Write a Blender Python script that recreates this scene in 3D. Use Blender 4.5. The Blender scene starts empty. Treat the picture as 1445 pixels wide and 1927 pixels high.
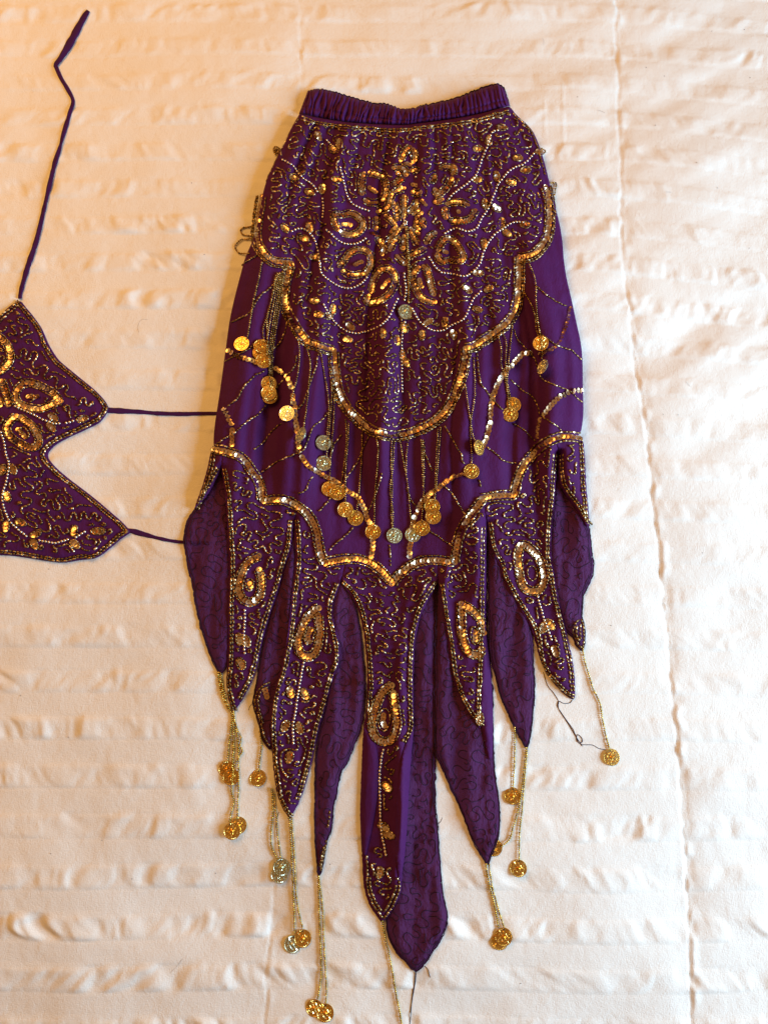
import bpy, bmesh, math, random
import numpy as np
from mathutils import Vector, Matrix
from mathutils.geometry import delaunay_2d_cdt

random.seed(7)
rng = np.random.default_rng(7)
S = bpy.context.scene
COL = S.collection

# ------------------------------------------------------------------ camera
F_PX, TILT, DIST = 1400.0, math.radians(9.2), 0.78      # focal length in photo pixels, tilt off plumb, distance to the bed
cam_d = bpy.data.cameras.new('camera')
cam = bpy.data.objects.new('camera', cam_d)
COL.objects.link(cam)
cam_d.sensor_fit = 'VERTICAL'
cam_d.sensor_height = 36.0
cam_d.lens = F_PX / 1927.0 * 36.0
cam_d.clip_start = 0.02
cam_d.clip_end = 50.0
CAM = np.array([0.0, -DIST * math.sin(TILT), DIST * math.cos(TILT)])
cam.location = CAM
cam.rotation_euler = (TILT, 0, 0)
S.camera = cam

# ------------------------------------------------------------------ world and lamps
w = bpy.data.worlds.new('World')
S.world = w
w.use_nodes = True
wb = w.node_tree.nodes['Background']
wb.inputs['Color'].default_value = (1.0, 0.48, 0.15, 1)
wb.inputs['Strength'].default_value = 0.23


def area(name, loc, target, size, size_y, energy, color):
    ld = bpy.data.lights.new(name, 'AREA')
    ld.shape = 'RECTANGLE'
    ld.size, ld.size_y = size, size_y
    ld.energy = energy
    ld.color = color
    o = bpy.data.objects.new(name, ld)
    COL.objects.link(o)
    o.location = loc
    o.rotation_euler = (Vector(target) - Vector(loc)).to_track_quat('-Z', 'Y').to_euler()
    return o


area('warm_room_lamp', (-0.9, 1.0, 1.3), (-0.1, 0.1, 0), 1.1, 1.1, 18.5, (1.0, 0.47, 0.10))
area('window_light', (1.5, -0.3, 0.60), (0.1, -0.1, 0), 0.75, 0.8, 39.0, (0.60, 0.88, 1.07))

S.view_settings.view_transform = 'Standard'
S.view_settings.look = 'None'
S.view_settings.exposure = 0.15
S.view_settings.gamma = 1.0

# ------------------------------------------------------------------ pixel <-> place
_r = np.array([1.0, 0, 0])
_u = np.array([0, math.cos(TILT), math.sin(TILT)])
_f = np.array([0, math.sin(TILT), -math.cos(TILT)])


def P(px, py, h=0.0):
    """points of the photograph -> points of the place, at height h over the bed"""
    px = np.asarray(px, float); py = np.asarray(py, float)
    d = ((px - 722.5) / F_PX)[..., None] * _r + ((963.5 - py) / F_PX)[..., None] * _u + _f
    t = (h - CAM[2]) / d[..., 2]
    return CAM + d * t[..., None]


MM = 0.001

# ------------------------------------------------------------------ noise


def _hash(i, j, seed):
    n = (i.astype(np.int64) * 374761393 + j.astype(np.int64) * 668265263 + seed * 974634777) & 0x7fffffff
    n = ((n ^ (n >> 13)) * 1274126177) & 0x7fffffff
    n = n ^ (n >> 16)
    return (n & 0xffff) / 65535.0


def vn(x, y, seed=0):
    x = np.asarray(x, float); y = np.asarray(y, float) + 0 * x
    x = x + 0 * y
    xi = np.floor(x); yi = np.floor(y)
    fx = x - xi; fy = y - yi
    fx = fx * fx * fx * (fx * (fx * 6 - 15) + 10); fy = fy * fy * fy * (fy * (fy * 6 - 15) + 10)
    a = _hash(xi, yi, seed); b = _hash(xi + 1, yi, seed); c = _hash(xi, yi + 1, seed); d = _hash(xi + 1, yi + 1, seed)
    return ((a + (b - a) * fx) * (1 - fy) + (c + (d - c) * fx) * fy) * 2 - 1


def sstep(a, b, x):
    t = np.clip((x - a) / (b - a), 0, 1)
    return t * t * (3 - 2 * t)


# ------------------------------------------------------------------ height map of everything laid so far
GX0, GY0, GS, GW, GH = -320, -320, 2.0, 1050, 1290
gx = GX0 + np.arange(GW) * GS
gy = GY0 + np.arange(GH) * GS
GPX, GPY = np.meshgrid(gx, gy)


def sample(H, px, py):
    px = np.asarray(px, float); py = np.asarray(py, float)
    x = np.clip((px - GX0) / GS, 0, GW - 1.001); y = np.clip((py - GY0) / GS, 0, GH - 1.001)
    xi = x.astype(int); yi = y.astype(int); fx = x - xi; fy = y - yi
    return (H[yi, xi] * (1 - fx) + H[yi, xi + 1] * fx) * (1 - fy) + (H[yi + 1, xi] * (1 - fx) + H[yi + 1, xi + 1] * fx) * fy


def blur(H, n):
    for _ in range(2):
        for ax in (0, 1):
            k = np.pad(H, [(n + 1, n) if a == ax else (0, 0) for a in (0, 1)], mode='edge')
            c = np.cumsum(k, axis=ax)
            if ax == 0:
                H = (c[2 * n + 1:] - c[:-(2 * n + 1)]) / (2 * n + 1)
            else:
                H = (c[:, 2 * n + 1:] - c[:, :-(2 * n + 1)]) / (2 * n + 1)
    return H


SEAM_R = ([-400, 8, 188, 377, 490, 543, 750, 1000, 1250, 1500, 1700, 1900, 2600], [1140, 1160, 1168, 1171, 1175, 1181, 1210, 1240, 1265, 1285, 1300, 1306, 1330])
SEAM_L = ([-400, 0, 140, 600, 1100, 1665, 1735, 1806, 1900, 2600], [578, 565, 564, 552, 535, 515, 509, 502, 498, 480])


def quilt_h(px, py):
    p = P(px, py, 0.0)
    X, Y = p[..., 0], p[..., 1]
    h = vn(X / 0.17, Y / 0.13, 1) * 3.4 + vn(X / 0.07 + 3, Y / 0.055, 2) * 1.9 + vn(X / 0.033 + 5, Y / 0.028, 7) * 0.55
    # long soft folds running up to the right beside the skirt
    diag = sstep(0.02, 0.2, X) * sstep(-0.05, 0.2, Y)
    h += (vn((Y - 0.35 * X) / 0.042 + 0.5 * vn(X / 0.1, Y / 0.1, 23), X / 0.22 + Y / 0.3, 21) * 2.4 + vn((Y - 0.5 * X) / 0.02, X / 0.12, 22) * 0.9) * diag
    warp = 0.11 * np.maximum(0, px - 1130) * 0.00055 * sstep(1500, 300, py) + vn(X / 0.25, Y / 0.2, 5) * 0.004 - vn(X / 0.5, 0 * Y, 6) * 0.004
    b = (Y + warp) / 0.0458 + 0.12
    k = np.floor(b); f = b - k
    env = sstep(-0.04, 0.13, f) * sstep(0.60, 0.38, f)
    wx = X + 0.006 * vn(X / 0.03, Y / 0.02, 24)
    sl = wx / 0.017 + (f - 0.25) * vn(X / 0.08, k * 1.7, 9) * 2.6
    puck = vn(sl + k * 7.31, k * 3.7 + f * 1.6, 3) + 0.5 * vn(sl * 1.9 + k * 3.3, k * 2.1 + f * 3.2, 4) + 0.18 * vn(sl * 3.0, k * 5.3 + f * 4.0, 25)
    amt = 0.5 + 0.75 * vn(X / 0.12, Y / 0.08, 12)
    h += env * puck * (2.2 - 0.8 * np.clip(X, -0.4, 0.4)) * np.clip(amt, 0.4, 1.2) + env * 0.7
    line = np.exp(-((np.minimum(f, 1 - f)) / 0.018) ** 2) + np.exp(-((f - 0.5) / 0.018) ** 2)
    h -= line * 0.3
    # short diagonal creases
    h += 0.55 * np.maximum(0, vn(X / 0.02 + Y / 0.05, Y / 0.055 - X / 0.06, 14) - 0.25) * sstep(-0.2, 0.5, vn(X / 0.12, Y / 0.12, 15))
    h += vn(X / 0.007, Y / 0.008, 16) * 0.13
    s = 0.00055 * 1000
    for tab, a in ((SEAM_R, 1.0), (SEAM_L, 0.55)):
        for off in (0, -607) if tab is SEAM_L else (0, 610):
            sx = np.interp(py, tab[0], tab[1]) + off
            d = (px - sx + vn(py / 14.0, 0 * py, 8) * 2.0) * s
            h += a * (-0.9 * np.exp(-(d / 1.5) ** 2) - 1.0 * np.exp(-(d / 14.0) ** 2) + 1.3 * np.exp(-((d - 4) / 4.0) ** 2) * vn(Y / 0.012, 0 * Y, 18)
                      + 0.9 * np.exp(-np.abs(d) / 14.0) * vn(Y / 0.016 + np.sign(d) * 9, X / 0.05, 19))
    # two ironed-in creases beside the waistband
    for cx, y0, y1 in ((1061, 150, 265), (1026, 180, 250)):
        h += 0.5 * np.exp(-((px - cx - (py - 200) * 0.03) / 2.5) ** 2) * sstep(y0 - 10, y0 + 15, py) * sstep(y1 + 10, y1 - 10, py)
    return (h - 5.5) * MM


HT = quilt_h(GPX, GPY)
H_QUILT = HT.copy()

# ------------------------------------------------------------------ polygons in the photo plane


def catmull(pts, closed=False, step=4.0):
    pts = [np.array(p, float) for p in pts]
    n = len(pts); out = []
    segs = n if closed else n - 1
    for i in range(segs):
        if closed:
            p0, p1, p2, p3 = pts[i - 1], pts[i], pts[(i + 1) % n], pts[(i + 2) % n]
        else:
            p0 = pts[i - 1] if i > 0 else 2 * pts[0] - pts[1]
            p1, p2 = pts[i], pts[i + 1]
            p3 = pts[i + 2] if i + 2 < n else 2 * pts[-1] - pts[-2]
        m = max(2, int(np.linalg.norm(p2 - p1) / step))
        for t in np.arange(m) / m:
            out.append(0.5 * ((2 * p1) + (p2 - p0) * t + (2 * p0 - 5 * p1 + 4 * p2 - p3) * t * t + (3 * p1 - p0 - 3 * p2 + p3) * t ** 3))
    if not closed:
        out.append(pts[-1])
    return np.array(out)


def resample(pts, pitch, closed=False):
    pts = np.asarray(pts, float)
    if closed:
        pts = np.vstack([pts, pts[:1]])
    seg = np.hypot(*np.diff(pts, axis=0).T)
    s = np.concatenate([[0], np.cumsum(seg)])
    n = max(2, int(round(s[-1] / pitch)) + 1)
    q = np.linspace(0, s[-1], n)
    out = np.stack([np.interp(q, s, pts[:, 0]), np.interp(q, s, pts[:, 1])], 1)
    return out[:-1] if closed else out


def soften(poly, sharp=95):
    """round the blunt corners of a traced outline, keep the sharp tips"""
    for _ in range(2):
        out = []; n = len(poly)
        for i in range(n):
            p0, p1, p2 = [np.array(poly[j % n], float) for j in (i - 1, i, i + 1)]
            a, b = p0 - p1, p2 - p1
            la, lb = np.linalg.norm(a), np.linalg.norm(b)
            ang = math.degrees(math.acos(np.clip(a @ b / (la * lb + 1e-9), -1, 1)))
            if ang < sharp:
                out.append(p1)
            else:
                out += [p1 + a * 0.25, p1 + b * 0.25]
        poly = out
    return np.array(poly)


def inside(poly, x, y):
    poly = np.asarray(poly); r = np.zeros(x.shape, bool); n = len(poly)
    for i in range(n):
        x1, y1 = poly[i]; x2, y2 = poly[(i + 1) % n]
        if y1 == y2:
            continue
        r ^= ((y1 > y) != (y2 > y)) & (x < (x2 - x1) * (y - y1) / (y2 - y1) + x1)
    return r


def edge_dist(poly, x, y):
    poly = np.asarray(poly); d = np.full(x.shape, 1e9); n = len(poly)
    for i in range(n):
        a = poly[i]; b = poly[(i + 1) % n]; ab = b - a; L = ab @ ab
        if L < 1e-9:
            continue
        t = np.clip(((x - a[0]) * ab[0] + (y - a[1]) * ab[1]) / L, 0, 1)
        d = np.minimum(d, (x - a[0] - t * ab[0]) ** 2 + (y - a[1] - t * ab[1]) ** 2)
    return np.sqrt(d)


def box(poly, pad=6):
    poly = np.asarray(poly)
    x0 = int((poly[:, 0].min() - pad - GX0) / GS); x1 = int((poly[:, 0].max() + pad - GX0) / GS) + 2
    y0 = int((poly[:, 1].min() - pad - GY0) / GS); y1 = int((poly[:, 1].max() + pad - GY0) / GS) + 2
    return slice(max(0, y0), min(GH, y1)), slice(max(0, x0), min(GW, x1))


# ------------------------------------------------------------------ objects


def link(name, me, mat, parent=None, root=None, loc=None):
    o = bpy.data.objects.new(name, me)
    COL.objects.link(o)
    if mat is not None and not me.materials:
        me.materials.append(mat)
    if parent is not None:
        hang(o, parent)
    return o


def hang(o, parent):
    o.parent = parent
    if parent.type == 'EMPTY':                      # pieces are modelled where they lie
        o.matrix_parent_inverse = Matrix.Translation(-parent.location)


def mesh(name, V, F, smooth=True):
    me = bpy.data.meshes.new(name)
    V = np.asarray(V, float)
    if isinstance(F, np.ndarray) and F.ndim == 2:
        n, k = F.shape
        me.vertices.add(len(V)); me.vertices.foreach_set('co', V.ravel().astype(np.float32))
        me.loops.add(n * k); me.loops.foreach_set('vertex_index', F.ravel().astype(np.int32))
        me.polygons.add(n)
        me.polygons.foreach_set('loop_start', np.arange(0, n * k, k, dtype=np.int32))
        me.update(calc_edges=True)
    else:
        me.from_pydata(V.tolist(), [], [list(map(int, f)) for f in F])
    me.polygons.foreach_set('use_smooth', np.full(len(me.polygons), smooth))
    me.update()
    return me


def thing(name, label, cat, loc, group=None):
    o = bpy.data.objects.new(name, None)
    COL.objects.link(o)
    o.empty_display_size = 0.05
    o.location = loc
    o['label'] = label; o['category'] = cat
    if group:
        o['group'] = group
    return o


def stuff(o):
    o['kind'] = 'stuff'
    return o


# ------------------------------------------------------------------ materials


def mat(name):
    m = bpy.data.materials.new(name); m.use_nodes = True
    nt = m.node_tree; b = nt.nodes['Principled BSDF']
    return m, nt, b


def N(nt, t, **kw):
    n = nt.nodes.new(t)
    for k, v in kw.items():
        setattr(n, k, v)
    return n


def m_cloth(name, c1, c2, rough=0.75, sheen=0.35, sheer=0.0, weave=900.0, scale=55.0, crinkled=0.0):
    m, nt, b = mat(name); L = nt.links.new
    tc = N(nt, 'ShaderNodeTexCoord')
    nz = N(nt, 'ShaderNodeTexNoise'); nz.inputs['Scale'].default_value = scale; nz.inputs['Detail'].default_value = 4
    L(tc.outputs['Object'], nz.inputs['Vector'])
    mx = N(nt, 'ShaderNodeMix', data_type='RGBA')
    L(nz.outputs['Fac'], mx.inputs[0]); mx.inputs[6].default_value = (*c1, 1); mx.inputs[7].default_value = (*c2, 1)
    L(mx.outputs[2], b.inputs['Base Color'])
    mp = N(nt, 'ShaderNodeMapping'); mp.inputs['Scale'].default_value = (weave, weave * 0.18, weave)
    L(tc.outputs['Object'], mp.inputs['Vector'])
    n2 = N(nt, 'ShaderNodeTexNoise'); n2.inputs['Scale'].default_value = 1.0; n2.inputs['Detail'].default_value = 2
    L(mp.outputs[0], n2.inputs['Vector'])
    bp = N(nt, 'ShaderNodeBump'); bp.inputs['Strength'].default_value = 0.25; bp.inputs['Distance'].default_value = 0.0006
    L(n2.outputs['Fac'], bp.inputs['Height'])
    if crinkled:
        m3 = N(nt, 'ShaderNodeMapping'); m3.inputs['Scale'].default_value = (170, 95, 170)
        L(tc.outputs['Object'], m3.inputs['Vector'])
        n3 = N(nt, 'ShaderNodeTexNoise'); n3.inputs['Scale'].default_value = 1.0; n3.inputs['Detail'].default_value = 5; n3.inputs['Distortion'].default_value = 1.2
        L(m3.outputs[0], n3.inputs['Vector'])
        b3 = N(nt, 'ShaderNodeBump'); b3.inputs['Strength'].default_value = crinkled; b3.inputs['Distance'].default_value = 0.004
        L(n3.outputs['Fac'], b3.inputs['Height']); L(b3.outputs[0], bp.inputs['Normal'])
    L(bp.outputs[0], b.inputs['Normal'])
    b.inputs['Roughness'].default_value = rough
    b.inputs['Specular IOR Level'].default_value = 0.12
    b.inputs['Sheen Weight'].default_value = sheen
    b.inputs['Sheen Tint'].default_value = (0.45, 0.25, 0.9, 1)
    if sheer:
        tr = N(nt, 'ShaderNodeBsdfTransparent'); tr.inputs['Color'].default_value = (0.42, 0.22, 0.40, 1)
        ms = N(nt, 'ShaderNodeMixShader'); ms.inputs[0].default_value = sheer
        out = nt.nodes['Material Output']
        L(b.outputs[0], ms.inputs[1]); L(tr.outputs[0], ms.inputs[2]); L(ms.outputs[0], out.inputs['Surface'])
    return m


def m_metal(name, ramp, rough=(0.2, 0.4), metallic=1.0, bump=0.0, coat=0.0):
    m, nt, b = mat(name); L = nt.links.new
    g = N(nt, 'ShaderNodeNewGeometry'); oi = N(nt, 'ShaderNodeObjectInfo')
    ad = N(nt, 'ShaderNodeMath', operation='ADD'); L(g.outputs['Random Per Island'], ad.inputs[0]); L(oi.outputs['Random'], ad.inputs[1])
    fr = N(nt, 'ShaderNodeMath', operation='FRACT'); L(ad.outputs[0], fr.inputs[0])
    cr = N(nt, 'ShaderNodeValToRGB'); cr.color_ramp.interpolation = 'LINEAR'
    el = cr.color_ramp.elements
    el[0].position = ramp[0][0]; el[0].color = (*ramp[0][1], 1)
    el[1].position = ramp[-1][0]; el[1].color = (*ramp[-1][1], 1)
    for p, c in ramp[1:-1]:
        e = el.new(p); e.color = (*c, 1)
    L(fr.outputs[0], cr.inputs[0]); L(cr.outputs[0], b.inputs['Base Color'])
    m2 = N(nt, 'ShaderNodeMath', operation='MULTIPLY'); L(fr.outputs[0], m2.inputs[0]); m2.inputs[1].default_value = 7.13
    f2 = N(nt, 'ShaderNodeMath', operation='FRACT'); L(m2.outputs[0], f2.inputs[0])
    mr = N(nt, 'ShaderNodeMapRange'); L(f2.outputs[0], mr.inputs[0]); mr.inputs[3].default_value = rough[0]; mr.inputs[4].default_value = rough[1]
    L(mr.outputs[0], b.inputs['Roughness'])
    b.inputs['Metallic'].default_value = metallic
    b.inputs['Coat Weight'].default_value = coat
    if bump:
        tc = N(nt, 'ShaderNodeTexCoord'); nz = N(nt, 'ShaderNodeTexNoise'); nz.inputs['Scale'].default_value = 500
        L(tc.outputs['Object'], nz.inputs['Vector'])
        bp = N(nt, 'ShaderNodeBump'); bp.inputs['Strength'].default_value = bump; bp.inputs['Distance'].default_value = 0.0004
        L(nz.outputs['Fac'], bp.inputs['Height']); L(bp.outputs[0], b.inputs['Normal'])
    return m


M_PURPLE = m_cloth('purple_chiffon', (0.056, 0.0075, 0.074), (0.080, 0.0110, 0.102), sheen=0.02, crinkled=0.25)
M_BAND = m_cloth('purple_waist_cotton', (0.058, 0.0085, 0.078), (0.082, 0.0125, 0.104), sheen=0.02)
M_LACE = m_cloth('sheer_purple_lining', (0.066, 0.014, 0.078), (0.120, 0.030, 0.130), sheer=0.40, sheen=0.05, crinkled=0.9)
M_STRAP = m_cloth('purple_strap_cloth', (0.042, 0.007, 0.066), (0.056, 0.009, 0.088), sheen=0.08)
M_THREAD = m_cloth('dark_sewing_thread', (0.022, 0.008, 0.024), (0.034, 0.012, 0.036), sheen=0.1)
M_BEAD = m_metal('gold_lined_bugle_glass', [(0.0, (0.15, 0.085, 0.035)), (0.5, (0.25, 0.15, 0.06)), (0.8, (0.44, 0.30, 0.14)), (1.0, (0.90, 0.78, 0.54))], (0.2, 0.5), 0.92)
M_SEED = m_metal('gold_seed_bead_glass', [(0.0, (0.13, 0.07, 0.02)), (0.65, (0.36, 0.21, 0.06)), (1.0, (0.72, 0.50, 0.20))], (0.15, 0.35), 0.9)
M_TASSEL = m_metal('yellow_gold_seed_bead', [(0.0, (0.30, 0.19, 0.03)), (0.6, (0.55, 0.37, 0.07)), (1.0, (0.85, 0.64, 0.20))], (0.15, 0.35), 0.9)
M_PEARL = m_metal('silver_pearl_bead', [(0.0, (0.80, 0.66, 0.50)), (1.0, (0.95, 0.86, 0.74))], (0.22, 0.34), 0.85)
M_SEQ = m_metal('gold_sequin_foil', [(0.0, (0.70, 0.42, 0.22)), (0.45, (0.88, 0.60, 0.36)), (0.75, (0.95, 0.78, 0.56)), (1.0, (0.98, 0.94, 0.86))], (0.2, 0.36), 1.0)
M_COIN = m_metal('stamped_brass_coin', [(0.0, (0.80, 0.50, 0.13)), (0.7, (0.88, 0.62, 0.20)), (1.0, (0.90, 0.72, 0.32))], (0.22, 0.34), 1.0, bump=0.15)

M_PALE = m_metal('pale_silvery_coin', [(0.0, (0.62, 0.66, 0.50)), (1.0, (0.82, 0.84, 0.70))], (0.24, 0.36), 1.0, bump=0.15)  # paler, slightly greenish metal for the coins listed in PALE


def m_quilt():
    m, nt, b = mat('white_cotton_quilt'); L = nt.links.new
    tc = N(nt, 'ShaderNodeTexCoord')
    nz = N(nt, 'ShaderNodeTexNoise'); nz.inputs['Scale'].default_value = 7; nz.inputs['Detail'].default_value = 5
    L(tc.outputs['Object'], nz.inputs['Vector'])
    mx = N(nt, 'ShaderNodeMix', data_type='RGBA'); L(nz.outputs['Fac'], mx.inputs[0])
    mx.inputs[6].default_value = (0.84, 0.83, 0.82, 1); mx.inputs[7].default_value = (0.89, 0.885, 0.88, 1)
    L(mx.outputs[2], b.inputs['Base Color'])
    hts = []
    for sc, det in (((420, 1500, 400), 2), ((1700, 330, 400), 2), ((260, 260, 260), 4)):
        mp = N(nt, 'ShaderNodeMapping'); mp.inputs['Scale'].default_value = sc
        L(tc.outputs['Object'], mp.inputs['Vector'])
        t = N(nt, 'ShaderNodeTexNoise'); t.inputs['Scale'].default_value = 1; t.inputs['Detail'].default_value = det
        L(mp.outputs[0], t.inputs['Vector']); hts.append(t.outputs['Fac'])
    a = N(nt, 'ShaderNodeMath', operation='ADD'); L(hts[0], a.inputs[0]); L(hts[1], a.inputs[1])
    a2 = N(nt, 'ShaderNodeMath', operation='ADD'); L(a.outputs[0], a2.inputs[0]); L(hts[2], a2.inputs[1])
    bp = N(nt, 'ShaderNodeBump'); bp.inputs['Strength'].default_value = 0.5; bp.inputs['Distance'].default_value = 0.0006
    L(a2.outputs[0], bp.inputs['Height']); L(bp.outputs[0], b.inputs['Normal'])
    b.inputs['Roughness'].default_value = 0.85
    b.inputs['Specular IOR Level'].default_value = 0.15
    b.inputs['Sheen Weight'].default_value = 0.15
    return m


M_QUILT = m_quilt()

# ------------------------------------------------------------------ the bedspread
fx = np.concatenate([np.linspace(-2400, -130, 70)[:-1], np.arange(-130, 1576, 3.2), np.linspace(1580, 3850, 70)])
fy = np.concatenate([np.linspace(-1700, -130, 60)[:-1], np.arange(-130, 2058, 3.2), np.linspace(2062, 3900, 60)])
QX, QY = np.meshgrid(fx, fy)
qh = quilt_h(QX, QY)
qv = P(QX, QY, 0.0); qv[..., 2] = qh
nx, ny = len(fx), len(fy)
ii = (np.arange(ny - 1)[:, None] * nx + np.arange(nx - 1)[None, :]).ravel()
QF = np.stack([ii, ii + nx, ii + nx + 1, ii + 1], 1)
quilt = link('bedspread', mesh('bedspread', qv.reshape(-1, 3), QF), M_QUILT)
quilt['label'] = 'white quilted bedspread with puckered woven stripes under the purple costume'
quilt['category'] = 'bedspread'

# ------------------------------------------------------------------ cloth pieces


def cloth(name, poly, H, matl, parent, spacing=5.0, wall=None, jag=0.0, inner=None):
    """a sheet cut to the outline, lying at the heights of map H, with its edge turned down"""
    b = resample(poly, spacing, closed=True)
    if jag:
        b = b + rng.normal(0, jag, b.shape)
    x0, y0 = b.min(0); x1, y1 = b.max(0)
    X, Y = np.meshgrid(np.arange(x0, x1, spacing), np.arange(y0, y1, spacing * 0.87))
    X[1::2] += spacing / 2
    X, Y = X.ravel(), Y.ravel()
    k = inside(b, X, Y); X, Y = X[k], Y[k]
    k = edge_dist(b, X, Y) > spacing * 0.55; X, Y = X[k], Y[k]
    co = [Vector(p) for p in b] + [Vector(p) for p in zip(X, Y)]
    n = len(b)
    vs, es, fs, *_ = delaunay_2d_cdt(co, [(i, (i + 1) % n) for i in range(n)], [], 1, 1e-4)
    v = np.array([(p[0], p[1]) for p in vs])
    z = sample(H, v[:, 0], v[:, 1])
    V = P(v[:, 0], v[:, 1], z)
    # P is at height z of its own; orient faces up
    F = []
    for f in fs:
        a, c, d = [v[i] for i in f[:3]]
        cr = (c[0] - a[0]) * (d[1] - a[1]) - (c[1] - a[1]) * (d[0] - a[0])
        F.append(list(f) if cr < 0 else list(reversed(f)))
    # turned-down edge
    cnt = {}
    for f in F:
        for i in range(len(f)):
            e = (f[i], f[(i + 1) % len(f)])
            cnt[e] = 1
    be = [e for e in cnt if (e[1], e[0]) not in cnt]
    low = {}
    Vl = V.tolist()
    for e in be:
        for i in e:
            if i not in low:
                low[i] = len(Vl)
                q = v[i]
                if wall is None:
                    zz = z[i] - 0.5 * MM
                else:
                    zz = min(float(sample(wall, *[np.array([t]) for t in q])[0]) - 0.5 * MM, z[i] - 0.5 * MM)
                Vl.append([V[i][0], V[i][1], zz])
    for a, c in be:
        F.append([c, a, low[a], low[c]])
    return link(name, mesh(name, np.array(Vl), F), matl, parent)


def lay(poly, up, edge=0.35, ew=14.0, smooth=4, thick=0.7, relief=None):
    """drape a piece over what lies below: returns a map of its heights and lays it into HT"""
    global HT
    sl = box(poly)
    base = blur(HT, smooth)[sl]
    x, y = GPX[sl], GPY[sl]
    d = edge_dist(poly, x, y)
    m = inside(poly, x, y)
    e = edge + (1 - edge) * sstep(0, ew, d)
    h = np.maximum(base, HT[sl]) + (thick + up * e) * MM
    if relief is not None:
        h = h + relief(x, y) * sstep(0, ew, d) * MM
    h = np.maximum(h, HT[sl] + 0.35 * MM)
    H = HT.copy()
    near = m | (d < 5)
    H[sl] = np.where(near, h, H[sl])
    full = H
    out = HT.copy(); out[sl] = np.where(m, h, HT[sl]); HT = out
    return full


# ------------------------------------------------------------------ little solids


def ring_template(prof, n):
    V = []; F = []
    for x, r in prof:
        for k in range(n):
            a = 2 * math.pi * (k + 0.5) / n
            V.append((x, r * math.cos(a), r * math.sin(a)))
    for i in range(len(prof) - 1):
        for k in range(n):
            F.append((i * n + k, i * n + (k + 1) % n, (i + 1) * n + (k + 1) % n, (i + 1) * n + k))
    return np.array(V), np.array(F)


BUGLE = ring_template([(-0.5, 0.45), (-0.42, 1.0), (0.42, 1.0), (0.5, 0.45)], 7)
SEEDB = ring_template([(-0.5, 0.35), (-0.3, 0.85), (0.0, 1.0), (0.3, 0.85), (0.5, 0.35)], 6)
ROUND = ring_template([(-1, 0.12), (-0.72, 0.7), (0, 1.0), (0.72, 0.7), (1, 0.12)], 8)
CORD = ring_template([(-0.5, 1.0), (0.5, 1.0)], 5)


def segs_mesh(name, A, B, rad, tmpl, shrink=1.0, aspect_round=False):
    """one small solid per segment A->B, joined into one mesh"""
    A = np.asarray(A); B = np.asarray(B)
    T, F = tmpl
    c = (A + B) / 2; d = B - A
    L = np.linalg.norm(d, axis=1); L = np.maximum(L, 1e-7)
    x = d / L[:, None]
    up = np.array([0, 0, 1.0])
    yv = np.cross(np.broadcast_to(up, x.shape), x); yl = np.linalg.norm(yv, axis=1)
    yv[yl < 1e-6] = (0, 1, 0); yv /= np.linalg.norm(yv, axis=1)[:, None]
    zv = np.cross(x, yv)
    rad = np.broadcast_to(np.asarray(rad, float), L.shape)
    lx = rad if aspect_round else L * shrink
    V = c[:, None, :] + T[None, :, 0, None] * (lx[:, None] * x)[:, None, :] + T[None, :, 1, None] * (rad[:, None] * yv)[:, None, :] + T[None, :, 2, None] * (rad[:, None] * zv)[:, None, :]
    n = len(A); k = len(T)
    FF = (F[None] + (np.arange(n) * k)[:, None, None]).reshape(-1, F.shape[1])
    return mesh(name, V.reshape(-1, 3), FF)


def segs_from(paths, pitch, rad, lift=0.7, jit=0.25, H=None, closed=False, lateral=0.25):
    A = []; B = []
    H = HT if H is None else H
    for p in paths:
        p = np.asarray(p, float)
        if len(p) < 2:
            continue
        q = resample(p, pitch)
        q = q + rng.normal(0, lateral, q.shape)
        z = sample(H, q[:, 0], q[:, 1]) + rad * lift
        w3 = P(q[:, 0], q[:, 1], z)
        A.append(w3[:-1] + rng.normal(0, jit * 0.2 * MM, w3[:-1].shape)); B.append(w3[1:] + rng.normal(0, jit * 0.2 * MM, w3[1:].shape))
    return np.vstack(A), np.vstack(B)


def bugles(name, paths, parent, pitch=9.2, rad=1.02 * MM, m=None, H=None):
    A, B = segs_from(paths, pitch, rad, 0.75, 1.3, H=H, lateral=0.45)
    return stuff(link(name, segs_mesh(name, A, B, rad * rng.uniform(0.85, 1.1, len(A)), BUGLE, 0.9), m or M_BEAD, parent))


def seeds_mesh(name, paths, pitch=3.9, rad=0.85 * MM, lift=0.9, H=None):
    A, B = segs_from(paths, pitch, rad, lift, 0.6, H=H, lateral=0.2)
    return segs_mesh(name, A, B, rad * rng.uniform(0.88, 1.1, len(A)), SEEDB, 0.95)


def pearls(name, paths, parent, pitch=6.6, rad=1.5 * MM, H=None):
    A, B = segs_from(paths, pitch, rad, 0.8, 0.6, H=H, lateral=0.35)
    return stuff(link(name, segs_mesh(name, A, B, rad, ROUND, aspect_round=True), M_PEARL, parent))


def cords(name, paths, parent, rad, matl, step=3.0, H=None, lift=0.8, kind=True, lateral=0.0):
    A, B = segs_from(paths, step, rad, lift, 0, H=H, lateral=lateral)
    d = B - A; A = A - d * 0.06; B = B + d * 0.06
    o = link(name, segs_mesh(name, A, B, rad, CORD), matl, parent)
    return stuff(o) if kind else o


# sequin: a small cupped disc with a hole
def sequin_geo(n=12):
    V = []; F = []
    for r, z in ((0.24, -0.06), (0.62, -0.04), (1.0, 0.06)):
        for k in range(n):
            a = 2 * math.pi * k / n
            V.append((r * math.cos(a), r * math.sin(a), z))
    for i in range(2):
        for k in range(n):
            F.append((i * n + k, (i + 1) * n + k, (i + 1) * n + (k + 1) % n, i * n + (k + 1) % n))
    return np.array(V), np.array(F)


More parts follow.
